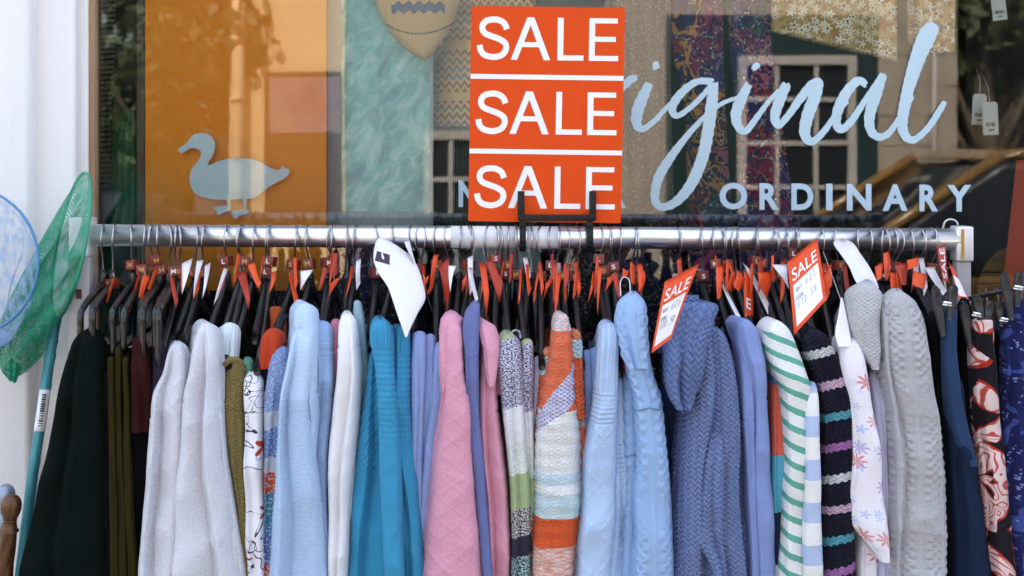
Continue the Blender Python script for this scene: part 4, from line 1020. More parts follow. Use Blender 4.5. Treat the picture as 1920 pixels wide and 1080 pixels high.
def redfl(b, u, v):
    n = b.noise(b.vec(u, v), 18, 2) - .5; q = b.vec(u + n * .02, v * .8 + n * .03)
    pet, cen, rv, d = b.flower(q, 11, 5, .82, .8); p2, c2, r2, d2 = b.flower(q, 11, 5, .94, .8)
    fan = (b.noise(q, 16, 1, .5, 1.2) * 95).sin().gt(.62)
    c = b.mix(p2, (.012, .009, .013), (.34, .025, .012)); c = b.mix(pet, c, b.mix(fan, (.66, .50, .48), (.45, .07, .05)))
    return b.mix(cen * d.lt(.12), c, (.30, .02, .01))
F_['redfl'] = fabric('red_white_black_flower_print', redfl, heather=.04, rough=.6)
def blueprint(b, u, v):
    q = b.vec(u, v); d = V(b, b.vor(q, 190).outputs['Distance']).lt(.3); n = b.noise(q, 20, 2, .5, 1.5)
    c = b.mix(n.gt(.55), (.012, .014, .07), (.04, .06, .22)); c = b.mix(n.gt(.66), c, (.28, .33, .52)); return b.mix(d * n.lt(.45), c, (.16, .20, .40))
F_['bluepr'] = fabric('royal_blue_print', blueprint, heather=.04, rough=.6)

# ------------------------------------------------------------------ garments, left to right
SHORT = []     # (photo x at the rail, short name) for the labels of hangers and tags
DISP = {'grey': D_GREY, 'slub': D_SLUB, 'denim': D_DEN, 'pink': D_PINK, 'white': D_WHT, 'peri2': D_PERI, 'steel': D_STEEL, 'steelrib': D_STEELC, 'cable': D_CABLE, 'greycable': D_GREYC, 'greyloop': D_LOOP, 'point': D_POINT, 'nstripe': D_NAVY, 'sunset': D_SUN, 'crochet': D_CRO, 'khaki': D_KHA, 'turq': D_TURQ, 'turqlace': D_TLACE, 'fair2': D_FINE, 'gstripe': D_FINE, 'bstripe': D_FINE}
TOPS = {}
def garment(name, label, cat, short, hx, parts, group='clothes hanging on the rail'):
    first = parts[0]; py0 = first[2][0][0] if first[0] != 'roll' else 640
    g = thing(name, label, cat, (PX(hx, 0), 0, rail_z(hx) - .09), group); SHORT.append((hx, short))
    for i, p in enumerate(parts):
        if p[1] == 'roll':
            m = roll(p[3], p[4], **(p[5] if len(p) > 5 else {})); child(m, p[0], F_[p[2]], g)
        else:
            nm, mt, rows, Yf = p[:4]; kw = dict(p[4]) if len(p) > 4 else {}
            kw.setdefault('disp', DISP.get(mt)); TOPS[hx] = min(TOPS.get(hx, 9999), rows[0][0])
            m = loft(rows, Yf, hx, seed=hx * 7 + i * 31, **kw); child(m, nm, F_[mt], g)
    return g
def f(n, a, ph=0.0, **k): return dict(folds=(n, a, ph), **k)
garment('trousers', 'black green trousers with vertical folds at the left end of the rail', 'trousers', 'black green trousers', 193, [
    ('leg', 'darkgreen', [(622,136,176),(660,120,188),(720,98,194),(800,80,198),(900,55,203),(1080,18,212)], -.19, f(2.6, .014, .1, shoulder=.0)),
    ('leg', 'darkgreen', [(640,165,200),(800,172,216),(1080,162,236)], -.165, f(2, .01, .3, shoulder=0))])
garment('trousers', 'black trousers hanging between the black green pair and the olive ones', 'trousers', 'black trousers', 211, [
    ('leg', 'black', [(690,180,206),(800,180,212),(1080,185,222)], -.17, f(2, .008, shoulder=0))])
garment('trousers', 'olive trousers in thin folded layers right of the black trousers', 'trousers', 'olive trousers', 250, [
    ('leg', 'olive', [(668,199,211),(760,201,213),(1080,204,221)], -.18, f(1, .004, shoulder=0)),
    ('leg', 'olive', [(650,213,226),(760,215,228),(1080,219,240)], -.175, f(1, .004, shoulder=0)),
    ('leg', 'olive', [(668,228,240),(800,229,241),(1080,238,256)], -.18, f(1, .004, shoulder=0))])
garment('top', 'maroon top with its folded end showing above a black garment', 'top', 'maroon top', 267, [
    ('body', 'maroon', [(632,245,268),(700,241,279),(770,237,284),(800,240,280)], -.18, f(2, .006, py1=812, shoulder=0))])
garment('skirt', 'black skirt under the maroon top left of the grey sweatshirts', 'skirt', 'black skirt', 290, [
    ('body', 'black', [(655,262,300),(800,240,300),(1080,232,285)], -.16, f(2, .008, shoulder=0))])
garment('top', 'plum top showing as a thin strip left of the first grey sweatshirt', 'top', 'plum top', 301, [
    ('body', 'plum', [(646,284,308),(760,279,314),(1080,268,300)], -.172, f(2, .006, shoulder=0))])
garment('sweatshirt', 'pale grey marl sweatshirt, the left one of the two beside each other', 'sweatshirt', 'left grey sweatshirt', 327, [
    ('sleeve', 'grey', [(640,318,343),(665,308,346),(700,298,347),(745,276,347),(850,264,346),(950,258,342),(1080,249,332)], -.20, f(2, .017, .08, drift=.06)),
    ('body', 'grey', [(660,340,364),(750,332,364),(1080,318,345)], -.17, f(1.5, .008))])
garment('sweatshirt', 'pale grey marl sweatshirt with a wide sleeve, right of the other grey one', 'sweatshirt', 'right grey sweatshirt', 367, [
    ('sleeve', 'grey', [(605,372,402),(640,358,407),(700,345,410),(760,331,414),(850,326,426),(950,316,441),(1080,306,458)], -.215, f(2, .018, -.02, drift=.05)),
    ('cuff_fold', 'grey', [(648,392,408),(720,396,412),(850,404,424),(1080,420,456)], -.205, f(1, .006))])
garment('jumper', 'aqua knit jumper with a white yoke behind the grey sweatshirt', 'jumper', 'aqua jumper', 378, [
    ('sleeve', 'aqua', [(604,410,446),(640,405,445),(700,403,440),(780,405,436),(900,412,432),(1080,420,440)], -.172, f(2, .008))])
garment('jumper', 'khaki open knit jumper with a rolled neck edge', 'jumper', 'khaki jumper', 425, [
    ('sleeve', 'khaki', [(676,424,453),(690,420,456),(760,417,453),(850,424,457),(950,440,462),(1080,452,466)], -.192, f(1.4, .008)),
    ('neck_edge', 'roll', 'khaki', [(421,684,-.188),(430,676,-.196),(444,675,-.196),(455,683,-.188)], [5, 6, 6, 5])])
garment('top', 'thin multicoloured striped top between the khaki jumper and white print', 'top', 'multicoloured top', 449, [
    ('body', 'multi', [(668,452,472),(800,450,472),(1080,454,472)], -.165, f(1.4, .005))])
garment('blouse', 'white blouse with navy line drawing and red flowers', 'blouse', 'white line print blouse', 458, [
    ('sleeve', 'lineprint', [(697,456,487),(720,453,489),(800,456,490),(900,456,491),(1080,457,491)], -.20, f(1.6, .008, .2))])
garment('blouse', 'navy and white leaf print blouse behind the white line print one', 'blouse', 'navy leaf blouse', 474, [
    ('sleeve', 'navyleaf', [(668,484,512),(800,484,508),(1080,486,502)], -.172, f(1.5, .006))])
garment('jacket', 'rust red jacket with its collar standing above the rail of jumpers', 'jacket', 'rust red jacket', 498, [
    ('shoulder', 'red', [(614,494,529),(640,486,530),(672,483,522)], -.178, f(1.2, .006, py1=692)),
    ('collar', 'rust', [(546,508,528),(570,503,531),(600,505,528),(640,500,525)], -.10, f(1.2, .006, py1=680, cap=14))])
garment('jumper', 'fluffy blue and red boucle jumper left of the light blue sweatshirt', 'jumper', 'boucle jumper', 507, [
    ('sleeve', 'boucle', [(648,514,540),(690,500,536),(760,495,530),(900,491,524),(1080,487,516)], -.19, f(1.4, .007, bumpy=.0012))])
garment('sweatshirt', 'light blue slub sweatshirt with a wide sleeve and shoulder seam', 'sweatshirt', 'light blue sweatshirt', 551, [
    ('sleeve', 'slub', [(612,546,584),(650,540,588),(700,530,587),(750,519,583),(850,508,590),(950,502,601),(1080,494,615)], -.222, f(1.6, .016, .15, drift=.06)),
    ('shoulder', 'slub', [(567,554,586),(590,546,592),(640,548,594),(760,560,594),(900,570,590)], -.205, f(1.5, .010, py1=960))])
garment('sweatshirt', 'grey blue slub sweatshirt with a ribbed shoulder, right of the light blue one', 'sweatshirt', 'grey blue sweatshirt', 581, [
    ('sleeve', 'denim', [(601,590,619),(650,586,622),(690,592,622),(760,586,618),(850,581,612),(950,590,614),(1080,598,624)], -.197, f(1.4, .010)),
    ('body', 'denim', [(640,572,600),(760,574,600),(900,580,604),(1080,592,612)], -.178, f(1.4, .008))])
garment('jumper', 'dusty pink jumper showing as a strip left of the white jumper', 'jumper', 'dusty pink jumper', 613, [
    ('sleeve', 'pinkknit', [(597,616,640),(640,618,642),(700,622,642),(1080,612,632)], -.172, f(1.4, .007))])
garment('jumper', 'white fluffy knit jumper', 'jumper', 'white jumper', 651, [
    ('sleeve', 'white', [(588,638,663),(620,632,668),(700,630,674),(780,620,673),(850,612,668),(950,610,656),(1080,611,648)], -.206, f(2, .011, .02)),
    ('body', 'white', [(660,650,676),(800,640,672),(1080,630,652)], -.185, f(1, .006))])
garment('shirt', 'pale teal shirt with a thin edge behind the white jumper', 'shirt', 'pale teal shirt', 664, [
    ('body', 'paleteal', [(562,662,676),(620,664,684),(700,668,690),(1080,650,672)], -.155, f(1.2, .006))])
garment('cardigan', 'turquoise lace knit cardigan with a ribbed front band', 'cardigan', 'turquoise cardigan', 706, [
    ('front_band', 'turq', [(598,693,731),(640,690,736),(690,698,737),(760,706,740),(850,709,748),(950,713,753),(1080,716,760)], -.226, f(1.2, .008, .5, drift=.03)),
    ('body', 'turqlace', [(655,692,718),(700,684,735),(800,668,745),(900,655,755),(1080,637,760)], -.20, f(2.2, .012, .2))])
garment('cardigan', 'darker turquoise cardigan just right of the lace knit one', 'cardigan', 'second turquoise cardigan', 735, [
    ('sleeve', 'turq', [(611,738,766),(650,736,768),(760,734,771),(900,742,783),(1080,752,796)], -.20, f(1.4, .009, .3))])
garment('shirt', 'periwinkle shirt with crinkled folds, leftmost of three', 'shirt', 'left periwinkle shirt', 770, [
    ('body', 'peri', [(620,774,800),(700,768,798),(800,768,792),(1080,775,794)], -.19, f(1.6, .008))])
garment('shirt', 'periwinkle shirt between two others of its colour', 'shirt', 'middle periwinkle shirt', 790, [
    ('body', 'peri', [(625,796,816),(700,790,816),(1080,780,802)], -.178, f(1.4, .007))])
garment('shirt', 'periwinkle shirt nearest the pink hoodie', 'shirt', 'right periwinkle shirt', 818, [
    ('body', 'peri', [(640,815,836),(720,808,838),(860,790,830),(1080,778,800)], -.187, f(1.6, .008))])
garment('hoodie', 'pink marl hoodie with a drooping hood and wide sleeve', 'hoodie', 'pink hoodie', 845, [
    ('sleeve', 'pink', [(602,834,866),(650,832,868),(700,830,872),(760,822,883),(850,808,889),(950,798,897),(1080,781,913)], -.222, f(1.3, .012, .42, drift=.05)),
    ('hood', 'pink', [(587,838,856),(602,824,868),(650,820,856),(700,822,844),(735,827,838)], -.208, f(1.4, .010, .2, py1=738, cap=16))])
garment('shirt', 'slate blue shirt with a pointed collar between two pink hoodies', 'shirt', 'slate blue shirt', 879, [
    ('front_edge', 'slate', [(568,893,899),(600,868,899),(632,864,898),(660,870,898),(760,874,898),(850,884,905),(1080,905,924)], -.214, f(1.3, .008, .3, cap=4))])
garment('hoodie', 'second pink hoodie with twisted hood right of the slate blue shirt', 'hoodie', 'second pink hoodie', 884, [
    ('sleeve', 'pink', [(640,900,932),(700,899,931),(760,897,935),(850,900,946),(950,908,953),(1080,912,956)], -.197, f(2, .012, .1)),
    ('hood', 'pink', [(600,898,916),(618,895,930),(655,904,937),(690,908,934),(722,914,928)], -.212, f(1.4, .010, .3, py1=726, cap=16)),
    ('hood_fold', 'roll', 'pinkknit', [(918,650,-.17),(930,655,-.175),(936,690,-.175),(934,740,-.17)], [7, 8, 8, 6])])
garment('jumper', 'navy white and green jacquard jumper, the wider nearer one', 'jumper', 'jacquard jumper', 943, [
    ('sleeve', 'fair2', [(625,937,970),(660,930,978),(760,942,985),(850,952,990),(950,957,996),(1080,955,993)], -.206, f(1.5, .009)),
    ('hanging_loop', 'roll', 'fair2', [(960,632,-.18),(961,622,-.18),(967,619,-.18),(974,622,-.18),(976,634,-.18)], [1.8, 1.8, 1.8, 1.8, 1.8])])
garment('jumper', 'narrow jacquard jumper with green neck tucked behind the wider one', 'jumper', 'narrow jacquard jumper', 971, [
    ('sleeve', 'fair2', [(634,978,1000),(700,977,1003),(760,980,1001),(900,984,1001),(1080,984,1001)], -.188, f(1.4, .006))])
garment('top', 'lavender top showing as a strip left of the orange striped jumper', 'top', 'lavender top', 990, [
    ('body', 'lav', [(667,1000,1018),(760,998,1018),(1080,994,1010)], -.172, f(1.2, .005))])
garment('jumper', 'orange white and pale blue striped chunky jumper', 'jumper', 'orange striped jumper', 1035, [
    ('sleeve', 'sunset', [(588,1044,1066),(620,1038,1071),(680,1028,1076),(760,1011,1082),(850,1003,1092),(950,998,1095),(1080,992,1083)], -.216, f(1.2, .007, .42, bumpy=.0008, drift=.04))])
garment('jumper', 'second orange crochet jumper sleeve right of the striped one', 'jumper', 'orange crochet jumper', 1057, [
    ('sleeve', 'crochet', [(617,1070,1088),(660,1068,1094),(740,1076,1097),(780,1079,1098)], -.196, f(1.2, .006, py1=786, bumpy=.001)),
    ('body', 'sunset', [(770,1076,1098),(850,1080,1102),(1080,1076,1096)], -.188, f(1.2, .006))])
garment('top', 'peach striped top just left of the orange crochet shoulder', 'top', 'peach striped top', 1014, [
    ('body', 'crochet', [(650,1018,1036),(720,1010,1034),(800,1004,1020)], -.178, f(1.2, .005, py1=900))])
garment('top', 'mid blue jersey top with two folds left of the pale blue pointelle jumper', 'top', 'mid blue top', 1076, [
    ('body', 'blue', [(655,1092,1112),(780,1094,1114),(1080,1090,1112)], -.172, f(1, .006)),
    ('sleeve', 'blue', [(650,1106,1128),(760,1108,1126),(1080,1100,1122)], -.176, f(1, .006))])
garment('jumper', 'pale blue pointelle jumper with diamond pattern sleeve', 'jumper', 'pale blue pointelle jumper', 1122, [
    ('sleeve', 'point', [(605,1129,1160),(650,1122,1164),(750,1111,1164),(850,1096,1161),(950,1088,1159),(1080,1078,1149)], -.217, f(1.2, .010, .42, drift=.05)),
    ('body', 'point', [(700,1148,1168),(850,1148,1177),(1080,1130,1184)], -.192, f(1.2, .008))])
garment('top', 'burnt orange top as a strip between two pale blue jumpers', 'top', 'burnt orange top', 1152, [
    ('body', 'rust2', [(640,1160,1182),(760,1165,1190),(850,1170,1190)], -.170, f(1.2, .006, py1=900))])
garment('jumper', 'light blue cable knit jumper with a heavy roll collar', 'jumper', 'light blue cable jumper', 1183, [
    ('sleeve', 'cable', [(600,1176,1216),(650,1172,1219),(700,1180,1228),(760,1190,1246),(850,1190,1253),(950,1183,1263),(1080,1186,1273)], -.218, f(1.1, .009, .45, drift=.03)),
    ('body', 'cable', [(690,1170,1202),(850,1172,1202),(1080,1164,1198)], -.195, f(1.4, .009)),
    ('roll_collar', 'cable', [(550,1174,1204),(572,1160,1214),(606,1157,1220),(640,1163,1221),(668,1170,1222),(688,1180,1220)], -.226, f(1.7, .010, .3, py1=692, cap=24, shoulder=.04))])
garment('cardigan', 'steel blue chunky knit cardigan with a deep draped collar', 'cardigan', 'steel blue cardigan', 1272, [
    ('sleeve', 'steel', [(610,1312,1358),(650,1298,1374),(700,1292,1388),(760,1284,1400),(850,1272,1408),(950,1266,1410),(1080,1262,1421)], -.214, f(3, .016, .1)),
    ('collar', 'steelrib', [(566,1290,1352),(580,1268,1356),(610,1255,1345),(660,1248,1330),(715,1249,1312),(750,1256,1306),(768,1268,1298)], -.236, f(2, .014, .2, py1=771, cap=16, shoulder=.045)),
    ('collar_back', 'roll', 'steelrib', [(1240,660,-.14),(1240,620,-.15),(1250,585,-.15),(1275,566,-.15),(1310,562,-.15)], [8, 9, 9, 10, 9], dict(flat=.8)),
    ('inner_collar', 'roll', 'steelrib', [(1330,600,-.21),(1312,640,-.222),(1308,690,-.224),(1302,735,-.216)], [12, 15, 14, 8], dict(flat=.7)),
    ('cuff_flap', 'steel', [(800,1330,1364),(950,1312,1362),(1010,1306,1360),(1060,1330,1362),(1110,1350,1366)], -.228, f(1.2, .010, py1=1120))])
garment('jumper', 'periwinkle fine knit jumper with two sleeves showing', 'jumper', 'periwinkle jumper', 1343, [
    ('sleeve', 'peri2', [(597,1382,1410),(640,1382,1432),(700,1396,1443),(760,1406,1447),(900,1410,1451),(1080,1420,1459)], -.204, f(1.2, .010, .4)),
    ('body', 'peri2', [(640,1384,1412),(700,1392,1416),(760,1396,1414),(1080,1408,1428)], -.206, f(1, .006))])
garment('jumper', 'colour block knit in blue red aqua and navy behind the striped white one', 'jumper', 'colour block jumper', 1381, [
    ('sleeve', 'block', [(688,1448,1468),(720,1447,1476),(800,1448,1479),(900,1448,1479),(1080,1450,1472)], -.187, f(1.2, .006))])
garment('jumper', 'white jumper with green stripes and a pale blue striped sleeve', 'jumper', 'green striped jumper', 1414, [
    ('body', 'gstripe', [(600,1440,1472),(640,1436,1498),(700,1454,1522),(740,1470,1530),(850,1476,1520),(950,1470,1516),(1080,1463,1516)], -.212, f(1.2, .010, .4)),
    ('sleeve', 'bstripe', [(715,1518,1534),(760,1508,1538),(850,1507,1542),(950,1507,1546),(1080,1507,1550)], -.220, f(1, .007, .5, cap=30))])
garment('jumper', 'navy chunky jumper with pink white and teal stripes', 'jumper', 'navy striped jumper', 1487, [
    ('sleeve', 'nstripe', [(617,1512,1546),(660,1515,1576),(700,1530,1591),(760,1546,1602),(850,1550,1606),(950,1550,1609),(1080,1547,1615)], -.206, f(1.2, .009, .4, bumpy=.0008))])
garment('shirt', 'white shirt with pastel flowers and its sleeve end folded up', 'shirt', 'white floral shirt', 1538, [
    ('sleeve', 'wfloral', [(633,1582,1612),(680,1578,1630),(760,1598,1641),(850,1607,1656),(950,1597,1666),(985,1600,1671),(1010,1618,1673),(1045,1648,1672)], -.222, f(1.2, .009, .4, py1=1056)),
    ('body', 'wfloral', [(960,1615,1662),(1010,1614,1656),(1080,1612,1650)], -.198, f(1.4, .008))])
garment('shirt', 'pale lavender shirt edge between the floral shirt and grey cardigan', 'shirt', 'pale lavender shirt', 1573, [
    ('body', 'lav2', [(690,1630,1656),(780,1640,1665),(880,1648,1669),(1080,1650,1680)], -.194, f(1, .006))])
garment('jumper', 'grey boucle jumper with a rounded drooping end, left of the cable cardigan', 'jumper', 'grey boucle jumper', 1625, [
    ('sleeve', 'greyloop', [(527,1606,1644),(560,1597,1664),(600,1596,1661),(650,1606,1658),(672,1622,1654),(688,1636,1650)], -.205, f(1, .006, .5, py1=694)),
    ('body', 'greyloop', [(640,1634,1660),(760,1642,1672),(1080,1650,1684)], -.165, f(1.2, .006))])
garment('cardigan', 'pale grey cable knit cardigan with a broad sleeve', 'cardigan', 'grey cable cardigan', 1667, [
    ('sleeve', 'greycable', [(545,1664,1708),(575,1656,1732),(620,1656,1753),(700,1659,1765),(800,1668,1777),(900,1669,1784),(1080,1672,1791)], -.216, f(1.8, .014, .3, drift=.08))])
garment('trousers', 'black trousers clipped right of the grey cable cardigan', 'trousers', 'clipped black trousers', 1735, [
    ('leg', 'black', [(590,1742,1776),(800,1760,1800),(1080,1775,1815)], -.175, f(1.5, .008, shoulder=0))])
garment('jeans', 'navy jeans with denim waistband held in a clip hanger', 'jeans', 'navy jeans', 1758, [
    ('waistband', 'jean', [(579,1776,1797),(600,1774,1799),(640,1773,1799),(720,1774,1806),(800,1782,1822),(850,1800,1834),(872,1816,1838)], -.205, f(1, .005, .5, py1=876, shoulder=0, cap=4)),
    ('leg', 'navy', [(700,1776,1806),(780,1778,1822),(850,1785,1839),(950,1789,1855),(1080,1796,1873)], -.20, f(1.6, .010, .2, shoulder=0))])
garment('skirt', 'black skirt between the navy jeans and the red flower print', 'skirt', 'black clipped skirt', 1800, [
    ('body', 'black', [(560,1800,1822),(640,1804,1830),(800,1812,1842),(1080,1850,1884)], -.17, f(1.4, .008, shoulder=0))])
garment('dress', 'red white and black flower print dress on a black clip hanger', 'dress', 'red flower dress', 1846, [
    ('body', 'redfl', [(598,1834,1866),(640,1829,1872),(700,1828,1880),(800,1832,1890),(900,1846,1898),(1080,1866,1913)], -.20, f(1.5, .010, .3, shoulder=0, cap=6))])
garment('skirt', 'black skirt behind the red flower dress at the right edge', 'skirt', 'right black skirt', 1864, [
    ('body', 'black', [(620,1870,1896),(800,1882,1906),(1080,1900,1925)], -.175, f(1.4, .008, shoulder=0))])
garment('dress', 'royal blue printed dress cut off by the right edge of the photo', 'dress', 'royal blue dress', 1900, [
    ('body', 'bluepr', [(560,1893,1936),(700,1884,1940),(1080,1894,1950)], -.20, f(1.8, .010, .2, shoulder=0))])
# ------------------------------------------------------------------ hangers
def near(px): return min(SHORT, key=lambda t: abs(t[0] - px))[1]
TIP = {g[0]: g for g in SHORT}
WIRE = simple('hook_wire', (.45, .43, .45), .25, 1.0)
HBLK = simple('hanger_black', (.010, .010, .011), .22)
CUBE = simple('size_cube_brown', (.17, .022, .014), .4, noise_amt=.12, nscale=50)
CUBEP = simple('size_cube_pale', (.42, .26, .27), .4); GOLDP = simple('size_print_gold', (.62, .34, .10), .5)
def hook_mesh(k):
    rs = random.Random(k); r = .0232; zc_ = .075 - .0040; m = MB()
    pts = [(0, 0, -.004), (0, 0, .02), (0, -.004, .038)]
    for j in range(15):
        an = R(232 - j * 17.5); pts.append((0, r * math.cos(an), zc_ + r * math.sin(an)))
    m.tube(pts, .0017, 8); return m.mesh('hook', WIRE)
HOOKS = [hook_mesh(k) for k in range(1)]
def arm_mesh(drop, half):
    m = MB(); st = np.linspace(-half, half, 25); rows = []
    for y in st:
        t = abs(y) / half; z = -drop * t ** .95 - .004; hh = .0185 - .0095 * t + .004 * math.exp(-(t / .12) ** 2); ww = .0070 - .0014 * t
        ring = []
        for k in range(12):
            a_ = 2 * math.pi * k / 12; cx = math.copysign(abs(math.cos(a_)) ** .7, math.cos(a_)); sx = math.copysign(abs(math.sin(a_)) ** .7, math.sin(a_))
            ring.append((ww * cx, y, z - hh * .4 + hh * sx))
        rows.append(ring)
    o = m.grid(rows, None, True); m.face([o + k for k in range(12)]); m.face([o + 24 * 12 + k for k in range(12)][::-1])
    m.lathe([(.0035, -.01), (.0074, -.006), (.0074, .008), (.005, .013), (.003, .015)], (0, 0, .0), 14)
    return m.mesh('arms', HBLK)
ARMS = [arm_mesh(d, h) for d, h in ((.082, .140), (.076, .132), (.120, .170), (.110, .165))]
def trouser_mesh(drop, half):
    m = MB()
    m.lathe([(.0035, -.02), (.008, -.012), (.008, .008), (.0055, .014), (.003, .016)], (0, 0, 0), 14)
    for s in (-1, 1):
        m.tube(catmull([(0, 0, -.008), (0, s * half * .5, -.02), (0, s * half * .93, -.034), (0, s * half, -.045), (0, s * half, -.06), (0, s * half, -.045 - drop)], 4), [.0062] * 6 + [.0055] * 15, 8)
    m.tube([(0, -half, -.045 - drop), (0, half, -.045 - drop)], .003, 8)
    return m.mesh('arms', HBLK)
TARMS = [trouser_mesh(.05, .17), trouser_mesh(.075, .175), trouser_mesh(.06, .165)]
m = MB(); m.box((-.0093, -.0085, -.0085), (.0093, .0085, .0085), .0012); CUBE_ME = m.mesh('size_cube', CUBE)
m = MB(); m.box((-.0093, -.0085, -.0085), (.0093, .0085, .0085), .0012); CUBEP_ME = m.mesh('size_cube', CUBEP)
_L = {}
def letter_mesh(s, mt):
    if (s, mt.name) not in _L:
        m = MB(); w_ = .0062 if len(s) == 1 and s != 'M' else .0105; w_ = .0084 if s == 'M' else w_
        add_text(m, s, lambda a_, b_, t: Vector(((a_ - .5) * w_, -.0086 - .0004 * (1 - t), (b_ - .5) * .0078)), .02); _L[(s, mt.name)] = m.mesh('size_print', mt, False)
    return _L[(s, mt.name)]
hooks = [193,211,250,267,290,301,318,327,338,367,378,425,449,458,474,498,507,551,581,613,623,651,664,706,735,770,786,790,818,845,861,879,884,913,930,943,951,971,990,1014,1035,1041,1057,1076,1122,1133,1152,1159,1183,1195,1272,1318,1343,1355,1361,1381,1390,1414,1429,1444,1456,1466,1487,1501,1538,1573,1614,1625,1651,1660,1667,1675,1713,1721,1730,1745,1758]
cubes = {211:('36',532,'g'),250:('34',497,'g'),267:('36',506,'g'),290:('M',488,'g'),301:('34',507,'g'),327:('M',508,'w'),338:('S',508,'g'),367:('L',511,'g'),378:('S',512,'g'),425:('L',490,'w'),458:('M',491,'g'),498:('L',508,'w'),507:('L',490,'w'),551:('S',496,'g'),581:('M',495,'g'),613:('M',492,'w'),623:('S',505,'g'),706:('M',512,'w'),818:('S',497,'g'),786:('L',505,'g'),879:('S',497,'g'),913:('XL',503,'g'),930:('S',485,'w'),943:('S',513,'w'),951:('M',497,'g'),971:('M',514,'g'),1014:('L',518,'g'),1035:('L',498,'w'),1041:('S',503,'p'),1057:('M',517,'g'),1076:('M',518,'g'),1122:('L',486,'w'),1133:('S',507,'g'),1152:('S',500,'w'),1195:('M',524,'g'),1272:('S',523,'p'),1318:('S',517,'w'),1343:('M',495,'w'),1361:('L',497,'w'),1414:('L',490,'g'),1429:('M',494,'g'),1466:('M',515,'g'),1487:('L',475,'w'),1501:('L',476,'w'),1573:('S',498,'g'),1614:('8',506,'g'),1651:('14',517,'w'),1660:('18',502,'w'),1667:('14',518,'w'),1675:('18',501,'w'),1721:('10',502,'g'),1745:('12',503,'g')}
keys = {}
for hx in hooks:
    c_ = cubes.get(hx); keys.setdefault((c_[0] + c_[2] if c_ else None, near(hx)), []).append(hx)
def order_word(i, n): return '' if n == 1 else (('left', 'right')[i] if n == 2 else ('left', 'middle', 'right')[i] if n == 3 else ('first', 'second', 'third', 'fourth', 'fifth', 'sixth', 'seventh', 'eighth', 'ninth', 'tenth', 'eleventh', 'twelfth')[i])
random.seed(21)
for idx, hx in enumerate(hooks):
    c_ = cubes.get(hx); g_ = near(hx); same = keys[(c_[0] + c_[2] if c_ else None, g_)]
    ow = order_word(same.index(hx), len(same))
    desc = ('black hanger with ' + {'g': 'gold lettered ', 'w': 'white lettered ', 'p': 'pale '}[c_[2]] + {'14':'fourteen','18':'eighteen','10':'ten','12':'twelve','34':'thirty-four','36':'thirty-six','8':'eight'}.get(c_[0], c_[0]) + ' size cube above the ' + g_) if c_ else 'black hanger without size cube above the ' + g_
    h_ = thing('clothes_hanger', ((ow + ' ') if ow else '') + desc, 'hanger', (PX(hx, 0), 0, rail_z(hx) - .075), 'black hangers on the chrome rail')
    tr_h = hx <= 327
    ang = R(random.uniform(-5, 5))
    if tr_h: ang = R(random.uniform(-2, 10))
    lean = R(random.uniform(-3, 3)); h_.rotation_euler = (0, lean * .4, ang)
    place('hook', HOOKS[0], h_, (0, 0, 0), (0, lean, R(random.uniform(-24, 24))))
    place('arms', TARMS[idx % 3] if tr_h else ARMS[(0 if TOPS.get(min(TOPS, key=lambda t: abs(t - hx)), 600) < 622 else 2) + idx % 2], h_)
    if c_:
        dz = PZ(c_[1], -.005) - (rail_z(hx) - .075)
        q = place('size_cube', CUBEP_ME if c_[2] == 'p' else CUBE_ME, h_, (0, -.003, dz), (R(random.uniform(-8, 4)), R(random.uniform(-9, 9)), R(random.uniform(-32, 32))))
        place('size_print', letter_mesh(c_[0], GOLDP if c_[2] == 'g' else WHITEP), q)

# clip hangers at the right
def paddle(mb, px0, py0, px1, py1, Y, wd):
    a_, c = P(px0, py0, Y), P(px1, py1, Y); ax = (c - a_); L = ax.length; ax.normalize(); sd_ = Vector((ax.z, 0, -ax.x)); rows = []
    for j in range(13):
        t = j / 12; w_ = wd * (.20 + .80 * math.sin(math.pi * min(1, .12 + t * .62)) ** .6) * (1 if t > 0 else .4)
        w_ *= 1 - .55 * t
        ctr = a_ + ax * (L * t)
        rows.append([tuple(ctr + sd_ * (w_ * math.cos(2 * math.pi * k / 12)) + Vector((0, .006 * math.sin(2 * math.pi * k / 12) + (-.004 if math.sin(2 * math.pi * k / 12) < 0 and .1 < t < .5 and abs(math.cos(2 * math.pi * k / 12)) < .3 else 0) * -1, 0))) for k in range(12)])
    o = mb.grid(rows, None, True); mb.face([o + k for k in range(12)]); mb.face([o + 144 + k for k in range(12)][::-1])
CLIPM = simple('clip_black', (.022, .023, .026), .38)
m = MB(); m.tube([tuple(P(1806, 563, -.03)), tuple(P(1880, 545, -.10)), tuple(P(1990, 530, -.10))], .0060, 10, flat=.7); child(m, 'side_arm', simple('grey_black_bar', (.022, .022, .025), .4), rl)
